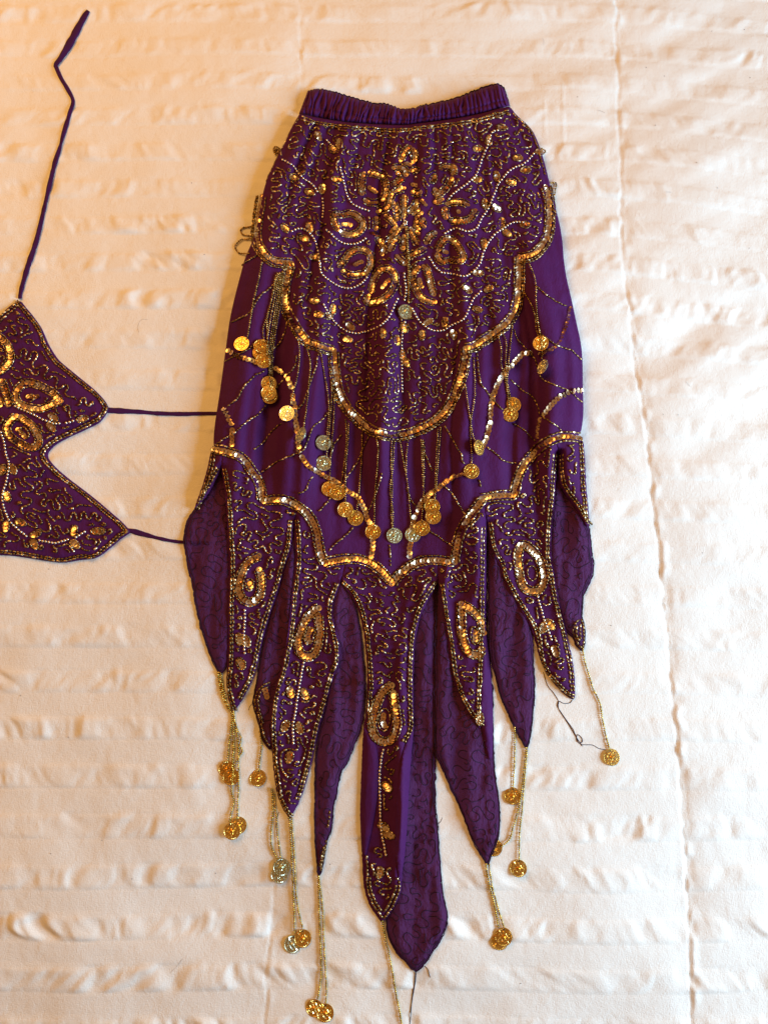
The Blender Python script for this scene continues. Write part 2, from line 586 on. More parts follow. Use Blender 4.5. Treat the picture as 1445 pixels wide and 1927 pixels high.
SV, SF = sequin_geo()
SEQ_R = 3.05 * MM
SEQ_ME = mesh('sequin', SV * SEQ_R, SF, smooth=True)
SEQ_ME.materials.append(M_SEQ)


def seq_frames(paths, pitch, tilt=11.0, rnd=5.0, H=None):
    """place, axis frame for each sequin of a row; they overlap like roof tiles"""
    H = HT if H is None else H
    out = []
    for p in paths:
        q = resample(np.asarray(p, float), pitch)
        q = q + rng.normal(0, 0.5, q.shape)
        z = sample(H, q[:, 0], q[:, 1])
        w3 = P(q[:, 0], q[:, 1], z + 1.2 * MM)
        t = np.gradient(w3, axis=0) if len(w3) > 1 else np.array([[1.0, 0, 0]])
        base_t = math.radians(rng.choice([-1, 1]) * tilt)
        drift = 0.0
        for i in range(len(q)):
            tt = t[i] / (np.linalg.norm(t[i]) + 1e-9)
            yv = np.cross((0, 0, 1.0), tt); yv /= np.linalg.norm(yv) + 1e-9
            zv = np.cross(tt, yv)
            R = Matrix((tt, yv, zv)).transposed()
            drift = 0.86 * drift + rng.normal(0, rnd * 0.9)
            R = R @ Matrix.Rotation(base_t + math.radians(rng.normal(0, rnd)), 3, 'Y') @ Matrix.Rotation(math.radians(drift + rng.normal(0, rnd * 0.5)), 3, 'X') @ Matrix.Rotation(rng.uniform(0, 6.28), 3, 'Z')
            out.append((Vector(w3[i]), R))
    return out


def sequins_joined(name, paths, parent, pitch=5.2, r=0.9, **kw):
    fr = seq_frames(paths, pitch, **kw)
    V = np.concatenate([(SV * SEQ_R * r) @ np.array(R).T + np.array(c) for c, R in fr])
    FF = np.concatenate([SF + i * len(SV) for i in range(len(fr))])
    return stuff(link(name, mesh(name, V, FF), M_SEQ, parent))


def sequins_single(paths, parent, pitch=6.2, r=1.0, **kw):
    for c, R in seq_frames(paths, pitch, **kw):
        o = bpy.data.objects.new('sequin', SEQ_ME)
        COL.objects.link(o); hang(o, parent)
        o.matrix_basis = Matrix.Translation(c) @ R.to_4x4() @ Matrix.Scale(r, 4)


# coin with a raised rim of dots, a woven stamp and the hole's shade painted as a dark disc
def coin_geo():
    n = 28; V = []; F = []
    def ring(r, z, cx=0.0, cy=0.0, k=n):
        i0 = len(V)
        for j in range(k):
            a = 2 * math.pi * j / k
            V.append((cx + r * math.cos(a), cy + r * math.sin(a), z))
        return i0
    rings = [ring(0.97, -0.05), ring(1.0, 0.0), ring(0.985, 0.06), ring(0.93, 0.06), ring(0.90, 0.03), ring(0.45, 0.05)]
    for a, b in zip(rings[:-1], rings[1:]):
        for j in range(n):
            F.append((a + j, a + (j + 1) % n, b + (j + 1) % n, b + j))
    c = len(V); V.append((0, 0, 0.055))
    for j in range(n):
        F.append((rings[-1] + j, rings[-1] + (j + 1) % n, c, c))
    F = [f if f[2] != f[3] else f[:3] for f in F]
    F.append([rings[0] + j for j in reversed(range(n))])
    def bump(cx, cy, ang, l, wd, h):
        ca, sa = math.cos(ang), math.sin(ang); i0 = len(V)
        for (sx, sy, z, k) in ((-1, -1, 0.03, 1), (1, -1, 0.03, 1), (1, 1, 0.03, 1), (-1, 1, 0.03, 1), (-1, -1, h, .12), (1, -1, h, .12), (1, 1, h, .12), (-1, 1, h, .12)):
            x, y = sx * l * (k if k == 1 else 0.8), sy * wd * k
            V.append((cx + x * ca - y * sa, cy + x * sa + y * ca, z))
        for f in ((4, 5, 6, 7), (0, 1, 5, 4), (1, 2, 6, 5), (2, 3, 7, 6), (3, 0, 4, 7)):
            F.append(tuple(i0 + q for q in f))
    for j in range(26):
        a = 2 * math.pi * j / 26
        bump(0.85 * math.cos(a), 0.85 * math.sin(a), a, 0.05, 0.06, 0.085)
    for k in range(8):
        a = math.pi * k / 4
        bump(0.2 * math.cos(a), 0.2 * math.sin(a), a, 0.16, 0.07, 0.14)
    for i in range(-3, 4):
        for j in range(-3, 4):
            x, y = i * 0.255, j * 0.255
            if x * x + y * y > 0.56 or x * x + y * y < 0.11 or (y > 0.6 and abs(x) < 0.12):
                continue
            ang = math.pi / 4 if (i + j) % 2 else -math.pi / 4
            jr = random.Random(i * 17 + j * 5)
            bump(x + jr.uniform(-.03, .03), y + jr.uniform(-.03, .03), ang + jr.uniform(-.3, .3), jr.uniform(0.11, 0.17), 0.085, jr.uniform(0.09, 0.13))
    i0 = ring(0.085, 0.085, 0.0, 0.80, 8)
    F.append(tuple(range(i0, i0 + 8)))
    return V, F


cv, cf = coin_geo()
COIN_R = 8.3 * MM
me_c = mesh('coin', np.array(cv) * COIN_R, cf, smooth=False)
me_c.materials.append(M_COIN)
hm, hnt, hb = mat('painted_hole_dark'); hb.inputs['Base Color'].default_value = (0.01, 0.006, 0.01, 1); hb.inputs['Roughness'].default_value = 0.9
me_c.materials.append(hm)
me_c.polygons[len(me_c.polygons) - 1].material_index = 1
me_p = me_c.copy()
me_p.materials[0] = M_PALE
PALE = {(540, 778), (567, 820), (609, 834), (609, 872), (742, 1008), (777, 1006), (763, 588), (1019, 693), (526, 1646), (530, 1632), (551, 1777)}

# ------------------------------------------------------------------ meandering bead lines (vermicelli)
BL = np.full((GH, GW), -10 ** 9, np.int64)      # when a spot was last taken; 10**9 = taken for good
_CLK = [0]


def _disc(r):
    k = int(r / GS) + 1
    a = np.arange(-k, k + 1)
    yy, xx = np.meshgrid(a, a, indexing='ij')
    m = xx * xx + yy * yy <= (r / GS) ** 2
    return yy[m], xx[m]


def block(paths, r):
    dy, dx = _disc(r)
    for p in paths:
        for q in resample(np.asarray(p, float), 3.0):
            i = int((q[0] - GX0) / GS); j = int((q[1] - GY0) / GS)
            BL[np.clip(j + dy, 0, GH - 1), np.clip(i + dx, 0, GW - 1)] = 10 ** 9


def vermicelli(poly, gap=7.5, margin=5.0, wave=62.0, amp=1.75, tries=1600, min_len=15, max_len=520):
    sl = box(poly)
    M = np.zeros((GH, GW), bool)
    m = inside(poly, GPX[sl], GPY[sl]); m &= edge_dist(poly, GPX[sl], GPY[sl]) > margin
    M[sl] = m
    free = np.argwhere(M)
    if len(free) == 0:
        return []
    dy, dx = _disc(gap)
    STEP = 2.2; KEEP = int(gap * 2.6 / STEP) + 2
    out = []

    def grow(x, y, th, ph):
        pts = [(x, y)]; t0 = _CLK[0]
        ln = rng.uniform(0.75, 1.25) * wave; a = amp * rng.uniform(0.8, 1.12)
        turn = rng.normal(0, 0.03)
        for k in range(int(max_len / STEP)):
            ph += 2 * math.pi * STEP / ln
            if k % 14 == 13:
                ln = np.clip(ln * rng.uniform(0.85, 1.18), wave * 0.65, wave * 1.35); turn = rng.normal(0, 0.035)
                a = amp * rng.uniform(0.75, 1.15)
            th += turn
            ok = False
            for dth in (0, 0.4, -0.4, 0.8, -0.8, 1.3, -1.3):
                h = th + dth + a * math.sin(ph)
                nx_, ny_ = x + STEP * math.cos(h), y + STEP * math.sin(h)
                i = int((nx_ - GX0) / GS); j = int((ny_ - GY0) / GS)
                if not (8 < i < GW - 8 and 8 < j < GH - 8) or not M[j, i]:
                    continue
                # look ahead a little
                b = BL[j + dy, i + dx]
                if ((b > _CLK[0] - 10 ** 6) & (b < max(t0 - 6, _CLK[0] - KEEP)) & ((b < t0 - 6) | (b < _CLK[0] - KEEP))).any() or BL[j, i] == 10 ** 9:
                    continue
                ok = True; th += dth * 0.6
                break
            if not ok:
                break
            _CLK[0] += 1
            x, y = nx_, ny_
            BL[j, i] = _CLK[0]
            pts.append((x, y))
        return pts

    for _ in range(tries):
        j, i = free[rng.integers(len(free))]
        b = BL[j + dy, i + dx]
        if ((b > _CLK[0] - 10 ** 6) & (b < 10 ** 9)).any() or BL[j, i] == 10 ** 9:
            continue
        x, y = GX0 + i * GS, GY0 + j * GS
        th = rng.choice([math.pi / 2, -math.pi / 2]) + rng.normal(0, 0.7)
        ph0 = rng.uniform(0, 6.28)
        pts = grow(x, y, th, ph0)
        pts = grow(x, y, th + math.pi, ph0 + math.pi)[:0:-1] + pts if len(pts) > 6 else pts
        if len(pts) * STEP >= min_len:
            out.append(np.array(pts))
    return out


def offset(path, d):
    p = np.asarray(path, float); t = np.gradient(p, axis=0)
    n = np.stack([-t[:, 1], t[:, 0]], 1) / (np.linalg.norm(t, axis=1)[:, None] + 1e-9)
    return p + n * d


# ------------------------------------------------------------------ traced lines: the skirt
LEFT = [(564, 213), (549, 240), (540, 262), (525, 290), (514, 314), (500, 342), (489, 392), (482, 440), (461, 485), (453, 517), (441, 562), (432, 604), (427, 642), (422, 679), (417, 717), (410, 764), (405, 794), (402, 826)]
RIGHT = [(1097, 817), (1098, 782), (1096, 730), (1096, 690), (1094, 651), (1084, 606), (1074, 559), (1066, 527), (1060, 489), (1058, 451), (1051, 414), (1040, 372), (1030, 329), (1021, 294), (1011, 265), (999, 240), (969, 215), (959, 198)]
BAND_BOT = [(563, 213), (594, 221), (649, 230), (699, 233.5), (760, 236), (790, 232), (832, 227), (899, 216), (959, 199)]
BAND_TOP = [(579, 174), (590, 170), (610, 170), (649, 181), (694, 194), (731, 199), (762, 206), (790, 201), (830, 193), (865, 184), (899, 170), (931, 160), (948, 166)]
HEM = {  # left edge from slit to tip, right edge from tip to slit
    0: ([(400, 838), (396, 854), (389, 889), (379, 919), (366, 957)], [(385, 937), (402, 908), (416, 882)]),
    1: ([(416, 882), (424, 925), (428, 985), (432, 1060), (430, 1150), (429, 1245), (425, 1290), (432, 1325), (438, 1342)],
        [(455, 1320), (472, 1288), (483, 1258), (492, 1215), (505, 1166), (524, 1110), (535, 1070), (546, 1035), (550, 1010), (553, 978)]),
    2: ([(553, 978), (557, 1045), (550, 1110), (543, 1185), (530, 1258), (516, 1301), (509, 1355), (511, 1409), (519, 1487), (530, 1520), (545, 1541)],
        [(565, 1508), (584, 1447), (593, 1406), (600, 1371), (611, 1336), (624, 1285), (640, 1239), (636, 1200), (627, 1164), (627, 1137), (635, 1112), (640, 1099)]),
    3: ([(640, 1099), (659, 1116), (675, 1148), (683, 1185), (689, 1226), (692, 1285), (689, 1340), (683, 1372), (680, 1455), (677, 1535), (681, 1605), (683, 1663), (692, 1699), (707, 1722), (719, 1737)],
        [(733, 1721), (751, 1690), (756, 1664), (757, 1638), (764, 1576), (769, 1470), (773, 1405), (779, 1367), (777, 1300), (779, 1230), (783, 1187), (797, 1143), (815, 1113), (825, 1099)]),
    4: ([(825, 1099), (829, 1121), (836, 1169), (844, 1212), (851, 1270), (865, 1313), (883, 1345), (903, 1371)],
        [(907, 1352), (909, 1288), (913, 1190), (914, 1140), (914, 1060), (916, 984)]),
    5: ([(916, 984), (924, 1033), (941, 1064), (945, 1085), (961, 1115), (981, 1149), (1004, 1190), (1020, 1259), (1049, 1295), (1070, 1313), (1079, 1317)],
        [(1083, 1302), (1079, 1252), (1070, 1212), (1061, 1169), (1049, 1121), (1043, 1084), (1036, 1041), (1038, 984), (1043, 942), (1046, 890), (1050, 854)]),
    6: ([(1050, 854), (1052, 899), (1061, 925), (1083, 953), (1098, 980), (1106, 992)], [(1109, 982), (1107, 959), (1102, 908), (1100, 857), (1097, 822)]),
}
JOINTS = [(401, 838), (419, 848), (562, 954), (651, 1052), (822, 1055), (908, 939), (1045, 825), (1096, 822)]
HEMLINE = [
    [(403, 845), (419, 848), (438, 853), (457, 863), (473, 884), (487, 905), (492, 921), (493, 941)],
    [(497, 943), (519, 940), (541, 943), (562, 954), (581, 970), (594, 994), (600, 1021), (605, 1048), (611, 1060)],
    [(611, 1060), (624, 1056), (651, 1052), (675, 1052), (694, 1059), (712, 1070), (728, 1086), (738, 1098)],
    [(738, 1098), (748, 1085), (757, 1077), (777, 1062), (797, 1055), (822, 1054), (842, 1057), (855, 1058)],
    [(855, 1058), (858, 1036), (865, 1004), (879, 978), (896, 954), (906, 941)],
    [(906, 938), (933, 933), (955, 932), (967, 931), (970, 916), (975, 896), (987, 873), (1004, 853), (1021, 837), (1041, 826), (1063, 821), (1091, 824)],
]
YOKE_L = [
    [(494, 369), (488, 402), (484, 439), (488, 461), (500, 479), (517, 491), (549, 495)],
    [(548, 499), (541, 520), (537, 547), (537, 572), (545, 592), (560, 619), (579, 642), (604, 652), (628, 659)],
    [(629, 662), (630, 680), (632, 699), (638, 736), (652, 764), (674, 789), (699, 808), (722, 816), (749, 819), (779, 811), (808, 798), (829, 782), (845, 761), (858, 732), (869, 701), (874, 675), (875, 656)],
    [(875, 655), (891, 651), (911, 638), (935, 622), (958, 601), (970, 574), (975, 533), (975, 500), (976, 484)],
    [(976, 484), (999, 480), (1016, 466), (1028, 446), (1033, 414), (1032, 379), (1026, 352)],
]
BACK = {
    'B4': [(825, 1085), (818, 1180), (817, 1417), (824, 1430), (836, 1457), (854, 1497), (872, 1536), (887, 1579), (905, 1612), (917, 1630), (937, 1578), (941, 1561), (939, 1504), (935, 1486), (928, 1432), (927, 1285), (914, 1180), (916, 960), (870, 960)],
    'B3': [(770, 1080), (825, 1095), (819, 1180), (819, 1425), (818, 1504), (824, 1558), (827, 1612), (833, 1684), (837, 1700), (844, 1729), (834, 1764), (814, 1792), (793, 1823), (781, 1830), (764, 1812), (742, 1789), (731, 1764), (726, 1740), (728, 1600), (735, 1400), (740, 1200)],
    'B2': [(640, 1080), (665, 1120), (681, 1190), (690, 1300), (684, 1355), (670, 1398), (654, 1436), (640, 1455), (633, 1501), (627, 1516), (625, 1563), (617, 1576), (613, 1599), (606, 1639), (599, 1651), (597, 1632), (593, 1589), (592, 1547), (592, 1431), (600, 1371), (630, 1239), (620, 1150)],
    'B1': [(552, 960), (530, 1080), (503, 1166), (490, 1230), (484, 1278), (479, 1303), (475, 1323), (481, 1345), (489, 1366), (492, 1393), (508, 1412), (516, 1400), (540, 1280), (552, 1200), (562, 1050)],
    'B0': [(416, 880), (385, 925), (365, 959), (349, 986), (345, 1024), (353, 1059), (365, 1121), (372, 1161), (385, 1201), (395, 1234), (411, 1266), (419, 1269), (436, 1240), (445, 1100), (440, 940)],
    'B5': [(916, 965), (918, 1180), (923, 1245), (934, 1281), (942, 1317), (955, 1342), (969, 1374), (987, 1405), (991, 1411), (997, 1393), (1002, 1353), (1007, 1291), (1003, 1245), (1004, 1180), (975, 1120), (940, 1040)],
    'B6': [(1050, 850), (1065, 925), (1088, 960), (1107, 985), (1112, 1020), (1117, 1061), (1114, 1089), (1103, 1110), (1097, 1121), (1096, 1141), (1093, 1160), (1101, 1181), (1100, 1212), (1095, 1225), (1084, 1217), (1075, 1196), (1060, 1185), (1035, 1100), (1028, 990), (1035, 900)],
}
BACK = {k: soften(v, 118) for k, v in BACK.items()}


def front_outline():
    o = list(LEFT)
    for i in range(7):
        o += HEM[i][0][(1 if i else 0):] + HEM[i][1]
    return o + RIGHT + BAND_BOT[::-1][1:-1]


XL = ([150, 213, 240, 290, 342, 392, 440, 485, 562, 642, 717, 794, 830, 1000, 1800], [580, 564, 549, 525, 500, 489, 482, 461, 441, 427, 417, 405, 401, 385, 380])
XR = ([150, 198, 240, 294, 351, 414, 489, 559, 651, 782, 820, 1000, 1800], [948, 957, 999, 1021, 1034, 1051, 1060, 1074, 1095, 1098, 1096, 1108, 1110])


def folds(x, y):
    xl = np.interp(y, *XL); xr = np.interp(y, *XR)
    u = (x - xl) / (xr - xl)
    top = sstep(520, 235, y)
    f = 3.0 * vn(u * 40, y / 150.0, 31) * top
    low = sstep(1180, 900, y)
    f = f + (4.5 * np.abs(vn(u * 13 + 0.3 * vn(u * 4, y / 300.0, 36), y / 900.0, 35)) ** 0.75 - 1.5 + 3.6 * vn(u * 20 + 0.35 * vn(u * 3, y / 260.0, 33), y / 700.0, 32) + 1.3 * vn(u * 44, y / 300.0, 34)) * (0.35 + 0.65 * low)
    f = f * (1 + 1.3 * sstep(480, 640, y))
    for c, a, wd in ((0.215, -5.5, 0.013), (0.405, -4.0, 0.011), (0.45, -2.5, 0.01), (0.54, -2.5, 0.012), (0.66, -3.5, 0.012), (0.80, -3.0, 0.014)):
        f = f + a * np.exp(-((u - c - 0.015 * vn(y / 120.0, 0 * y, 40 + int(c * 100))) / wd) ** 2) * sstep(200, 300, y) * sstep(620, 470, y)
    return f


def thin_folds(seed, a=1.1, k=34.0):
    return lambda x, y: a * vn(x / k, y / 260.0, seed) + 0.5 * a * vn(x / (k * 0.45) + y / 300.0, y / 120.0, seed + 1)


def crinkle(seed):
    return lambda x, y: 3.8 * vn(x / 26.0, y / 300.0, seed) + 2.0 * vn(x / 13.0 + y / 160.0, y / 90.0, seed + 1) + 0.9 * vn(x / 6.0, y / 14.0, seed + 2)


# ------------------------------------------------------------------ ties of the top that run under the skirt come first
TIES = [
    ([(203, 772), (230, 773.5), (262, 775), (300, 778), (345, 779), (385, 778), (425, 778)], [11, 10, 8, 7.5, 8, 7, 7]),
    ([(240, 998), (252, 1000), (270, 1005), (300, 1013), (325, 1018), (345, 1020), (395, 1022)], [8, 11, 7, 6, 6, 7, 7]),
]
NECK = ([(38, 562), (40, 548), (52, 505), (70, 450), (87, 378), (102, 314), (112, 282), (119, 256), (128, 226), (132, 212), (138, 190), (128, 168), (116, 148), (107, 128), (106, 121), (116, 108), (134, 78), (150, 48), (160, 30), (167, 20)],
        [7, 9, 11, 9.5, 9.5, 9, 8, 9, 8, 9.5, 6, 9, 8, 7, 7.5, 8, 13, 14, 13, 8])


def ribbon(name, path, widths, parent, thick=1.3, twist=None):
    p = np.asarray(path, float)
    c = catmull(p, step=3.0)
    s = np.linspace(0, len(p) - 1, len(c)); wd = np.interp(s, np.arange(len(p)), widths)
    wd = wd * (1 + 0.12 * vn(s * 3.1, 0 * s, 77)) * 0.5
    t = np.gradient(c, axis=0); n = np.stack([-t[:, 1], t[:, 0]], 1) / np.linalg.norm(t, axis=1)[:, None]
    prof = [(-1, 0.0), (-0.9, 0.6), (-0.35, 1.0), (0.05, 0.7), (0.4, 1.0), (0.92, 0.55), (1, 0.0)]
    base = sample(blur(HT, 3), c[:, 0], c[:, 1])
    V = []
    for k, z in prof:
        q = c + n * (wd * k)[:, None]
        roll = 1 + 0.35 * vn(s * 2.3 + k, 0 * s + k * 2, 78)
        V.append(P(q[:, 0], q[:, 1], base + (0.35 + thick * z * roll) * MM))
    V = np.stack(V, 1); m = len(prof); F = []
    for i in range(len(c) - 1):
        for j in range(m - 1):
            F.append((i * m + j, i * m + j + 1, (i + 1) * m + j + 1, (i + 1) * m + j))
    F.append(tuple(range(m))); F.append(tuple((len(c) - 1) * m + j for j in reversed(range(m))))
    VV = V.reshape(-1, 3)
    o = link(name, mesh(name, VV, F), M_STRAP, parent)
    return o, c


o_t = P(90.0, 850.0, 0.0)
top = thing('halter_top', 'small purple beaded halter top with thin cloth ties, lying left of the skirt', 'top', o_t)
for pth, wd in TIES:
    ribbon('side_tie', pth, wd, top)
    q = catmull(pth)
    dy_, dx_ = _disc(4)
    for a in q:
        j = int((a[1] - GY0) / GS); i = int((a[0] - GX0) / GS)
        HT[j + dy_, i + dx_] = np.maximum(HT[j + dy_, i + dx_], H_QUILT[j, i] + 1.3 * MM)
neck, _ = ribbon('neck_strap', NECK[0], NECK[1], top, thick=1.8)

# ------------------------------------------------------------------ the skirt
skirt = thing('skirt', 'long purple skirt covered in gold beads, sequins and coins, laid flat on the bedspread', 'skirt', P(750.0, 900.0, 0.0))
SOFT_T = {}


def lace_back(name, key, seed, up, edge=0.5):
    poly = BACK[key]
    H = lay(poly, up + 3.2, edge=0.2, ew=13, thick=0.6, relief=crinkle(seed))
    poly = resample(poly, 5.0, closed=True)
    cen = poly.mean(0); dv = poly - cen
    poly = poly + dv / np.linalg.norm(dv, axis=1)[:, None] * (1.5 * vn(np.arange(len(poly)) / 2.3, 0 * np.arange(len(poly)), seed + 3) + 0.9 * vn(np.arange(len(poly)) / 0.9, 0 * np.arange(len(poly)), seed + 4))[:, None]
    o = cloth('lining_point', poly, H, M_LACE, skirt, spacing=5.0, jag=0.8, wall=H_QUILT)
    # the backs of the stitches show as dark wandering threads
    global BL
    keep = BL.copy(); BL[:] = -10 ** 9
    v = vermicelli(poly, gap=8.5, margin=7, wave=70, tries=700)
    BL = keep
    ed = resample(poly, 4, closed=True); ed = np.vstack([ed, ed[:1]])
    cen = ed.mean(0)
    in1 = ed + (cen - ed) / np.linalg.norm(cen - ed, axis=1)[:, None] * 5
    cords('stitch_thread', v, o, 0.45 * MM, M_THREAD, H=H, lift=0.4)
    cords('edge_stitching', [ed + rng.normal(0, 0.5, ed.shape), in1], o, 0.5 * MM, M_THREAD, H=H, lift=0.5)
    return o, H


lin = {}
for key, seed, up in (('B3', 61, 1.2), ('B4', 62, 2.2), ('B5', 63, 2.0), ('B6', 64, 2.5), ('B2', 65, 1.6), ('B1', 66, 1.6), ('B0', 67, 1.2)):
    lin[key] = lace_back('lining_point', key, seed, up)

HB = HT.copy()
OUT = np.array(front_outline())
# hem points lie thin; the body above is a tube with two layers, so it stands higher
sl = box(OUT)
x_, y_ = GPX[sl], GPY[sl]
m_ = inside(OUT, x_, y_); d_ = edge_dist(OUT, x_, y_)
body = sstep(1080, 820, y_)
edge_e = 0.25 + 0.75 * sstep(0, 30, d_)
rise = (1.1 + 1.3 * sstep(0, 14, d_) + 9.6 * body * (0.80 + 0.20 * sstep(0, 45, d_)) + 1.2 * sstep(0, 12, d_))
base_ = blur(HB, 6)[sl]
low_rel = thin_folds(71, 2.0, 36)(x_, y_) * (1 - body)
h_ = np.maximum(base_ * (1 - 0.35 * body) + 0, HB[sl]) + (rise + (folds(x_, y_) * body + low_rel) * sstep(0, 16, d_)) * MM
h_ = np.maximum(h_, HB[sl] + 0.6 * MM)
H_FRONT = HB.copy()
H_FRONT[sl] = np.where(m_ | (d_ < 5), h_, HB[sl])
HT = HB.copy(); HT[sl] = np.where(m_, h_, HB[sl])

# chiffon panel down to the scalloped hem line
hem_all = [p for seg in HEMLINE for p in seg]
BODY = LEFT + hem_all + RIGHT[1:] + BAND_BOT[::-1][1:-1]
panel = cloth('skirt_panel', soften(BODY, 60), H_FRONT, M_PURPLE, skirt, spacing=4.0, wall=H_QUILT)

# hip panel (yoke)
yoke_line = [p for seg in YOKE_L for p in seg]
YOKE = [(564, 214), (549, 240), (540, 262), (525, 290), (514, 314), (501, 342)] + yoke_line + [(1022, 329), (1017, 294), (1007, 265), (996, 240), (967, 216), (958, 200)] + BAND_BOT[::-1][1:-1]
H_YOKE = H_FRONT + 0.5 * MM
hip = cloth('hip_panel', YOKE, H_YOKE, M_PURPLE, skirt, spacing=4.0)
m = np.zeros_like(HT, bool); s2 = box(YOKE); m[s2] = inside(YOKE, GPX[s2], GPY[s2])
HT = np.where(m, H_YOKE, HT)

# hem points
H_HEM = H_FRONT + 0.45 * MM
line = np.vstack([np.array(s) for s in HEMLINE])
hems = {}; HEMPOLY = {}
for i in range(7):
    a = int(np.argmin(np.hypot(*(line - JOINTS[i]).T))); b = int(np.argmin(np.hypot(*(line - JOINTS[i + 1]).T)))
    poly = [JOINTS[i]] + [tuple(q) for q in line[a:b + 1] if min(math.dist(q, JOINTS[i]), math.dist(q, JOINTS[i + 1])) > 3] + [JOINTS[i + 1]] + HEM[i][1][::-1] + HEM[i][0][::-1]
    poly = [p for k, p in enumerate(poly) if math.dist(p, poly[k - 1]) > 1.0]
    HEMPOLY[i] = soften(poly, 100)
    hems[i] = cloth('hem_point', HEMPOLY[i], H_HEM, M_PURPLE, skirt, spacing=4.0, jag=0.35, wall=HB)
    m = np.zeros_like(HT, bool); s2 = box(HEMPOLY[i]); m[s2] = inside(HEMPOLY[i], GPX[s2], GPY[s2])
    HT = np.where(m, H_HEM, HT)

# two rolled folds of plain cloth: beside the centre point and right of the fourth point
ROLLS = [[(779, 1362), (770, 1470), (765, 1576), (758, 1640), (750, 1655), (743, 1600), (746, 1505), (756, 1425), (764, 1395)],
         [(684, 1368), (680, 1455), (677, 1535), (681, 1605), (688, 1612), (700, 1560), (711, 1500), (713, 1420), (700, 1385)],
         [(908, 1100), (913, 1180), (926, 1284), (928, 1425), (919, 1430), (908, 1380), (903, 1340), (905, 1230), (902, 1140)]]
for k, (pl, own) in enumerate(zip(ROLLS, (hems[3], hems[3], hems[4]))):
    pl = soften(pl)
    H = lay(pl, 3.0, edge=0.25, ew=9, thick=0.4, relief=thin_folds(90 + k, 0.7, 18))
    cloth('rolled_fold', pl, H, M_PURPLE, own, spacing=4.0, wall=HB)

# waistband: gathered elastic casing
nu, nv = 520, 26
bt = resample(catmull(BAND_TOP), 1.0); bb = resample(catmull(BAND_BOT), 1.0)
bt = np.stack([np.interp(np.linspace(0, 1, nu), np.linspace(0, 1, len(bt)), bt[:, k]) for k in (0, 1)], 1)
bb = np.stack([np.interp(np.linspace(0, 1, nu), np.linspace(0, 1, len(bb)), bb[:, k]) for k in (0, 1)], 1)
U, Vv = np.meshgrid(np.linspace(0, 1, nu), np.linspace(0, 1, nv), indexing='ij')
bx = bt[:, None, 0] * (1 - Vv) + bb[:, None, 0] * Vv
by = bt[:, None, 1] * (1 - Vv) + bb[:, None, 1] * Vv
wv = U * 46 + 0.5 * vn(U * 30, Vv * 1.5, 52) + (Vv - 0.5) * 0.9 * vn(U * 7, 0 * U, 55)
ruf = 0.9 * np.abs(np.sin(math.pi * wv)) ** 0.7 + 0.4 * vn(U * 75, Vv * 2.0, 51) + 0.25 * vn(U * 130, Vv * 4, 56)
row = np.exp(-((Vv - 0.70) / 0.05) ** 2)
prof = np.sqrt(np.clip(1 - (2 * Vv - 1) ** 4, 0, 1)) * np.sqrt(np.clip(1 - (2 * U - 1) ** 30, 0, 1))
bz = sample(H_QUILT, bx, by) + (1.5 + prof * (7.5 + 3.4 * ruf * (1 - 0.4 * row)) - 1.0 * row) * MM
by = by - (1 - Vv) * 2.2 * ruf * (1 - Vv)
bw = P(bx, by, bz)
qv = np.vstack([bw.reshape(-1, 3)])
idx = np.arange(nu * nv).reshape(nu, nv)
BF = np.stack([idx[:-1, :-1].ravel(), idx[:-1, 1:].ravel(), idx[1:, 1:].ravel(), idx[1:, :-1].ravel()], 1)
Fl = BF.tolist(); Vl = qv.tolist()
loop = list(idx[:, 0]) + list(idx[-1, 1:]) + list(idx[::-1, -1][1:]) + list(idx[0, ::-1][1:-1])
lo = []
for i in loop:
    p = Vl[i]; lo.append(len(Vl)); Vl.append([p[0], p[1], -0.004])
for a in range(len(loop)):
    b = (a + 1) % len(loop)
    Fl.append([loop[b], loop[a], lo[a], lo[b]])
band = link('waistband', mesh('waistband', np.array(Vl), Fl), M_BAND, skirt)

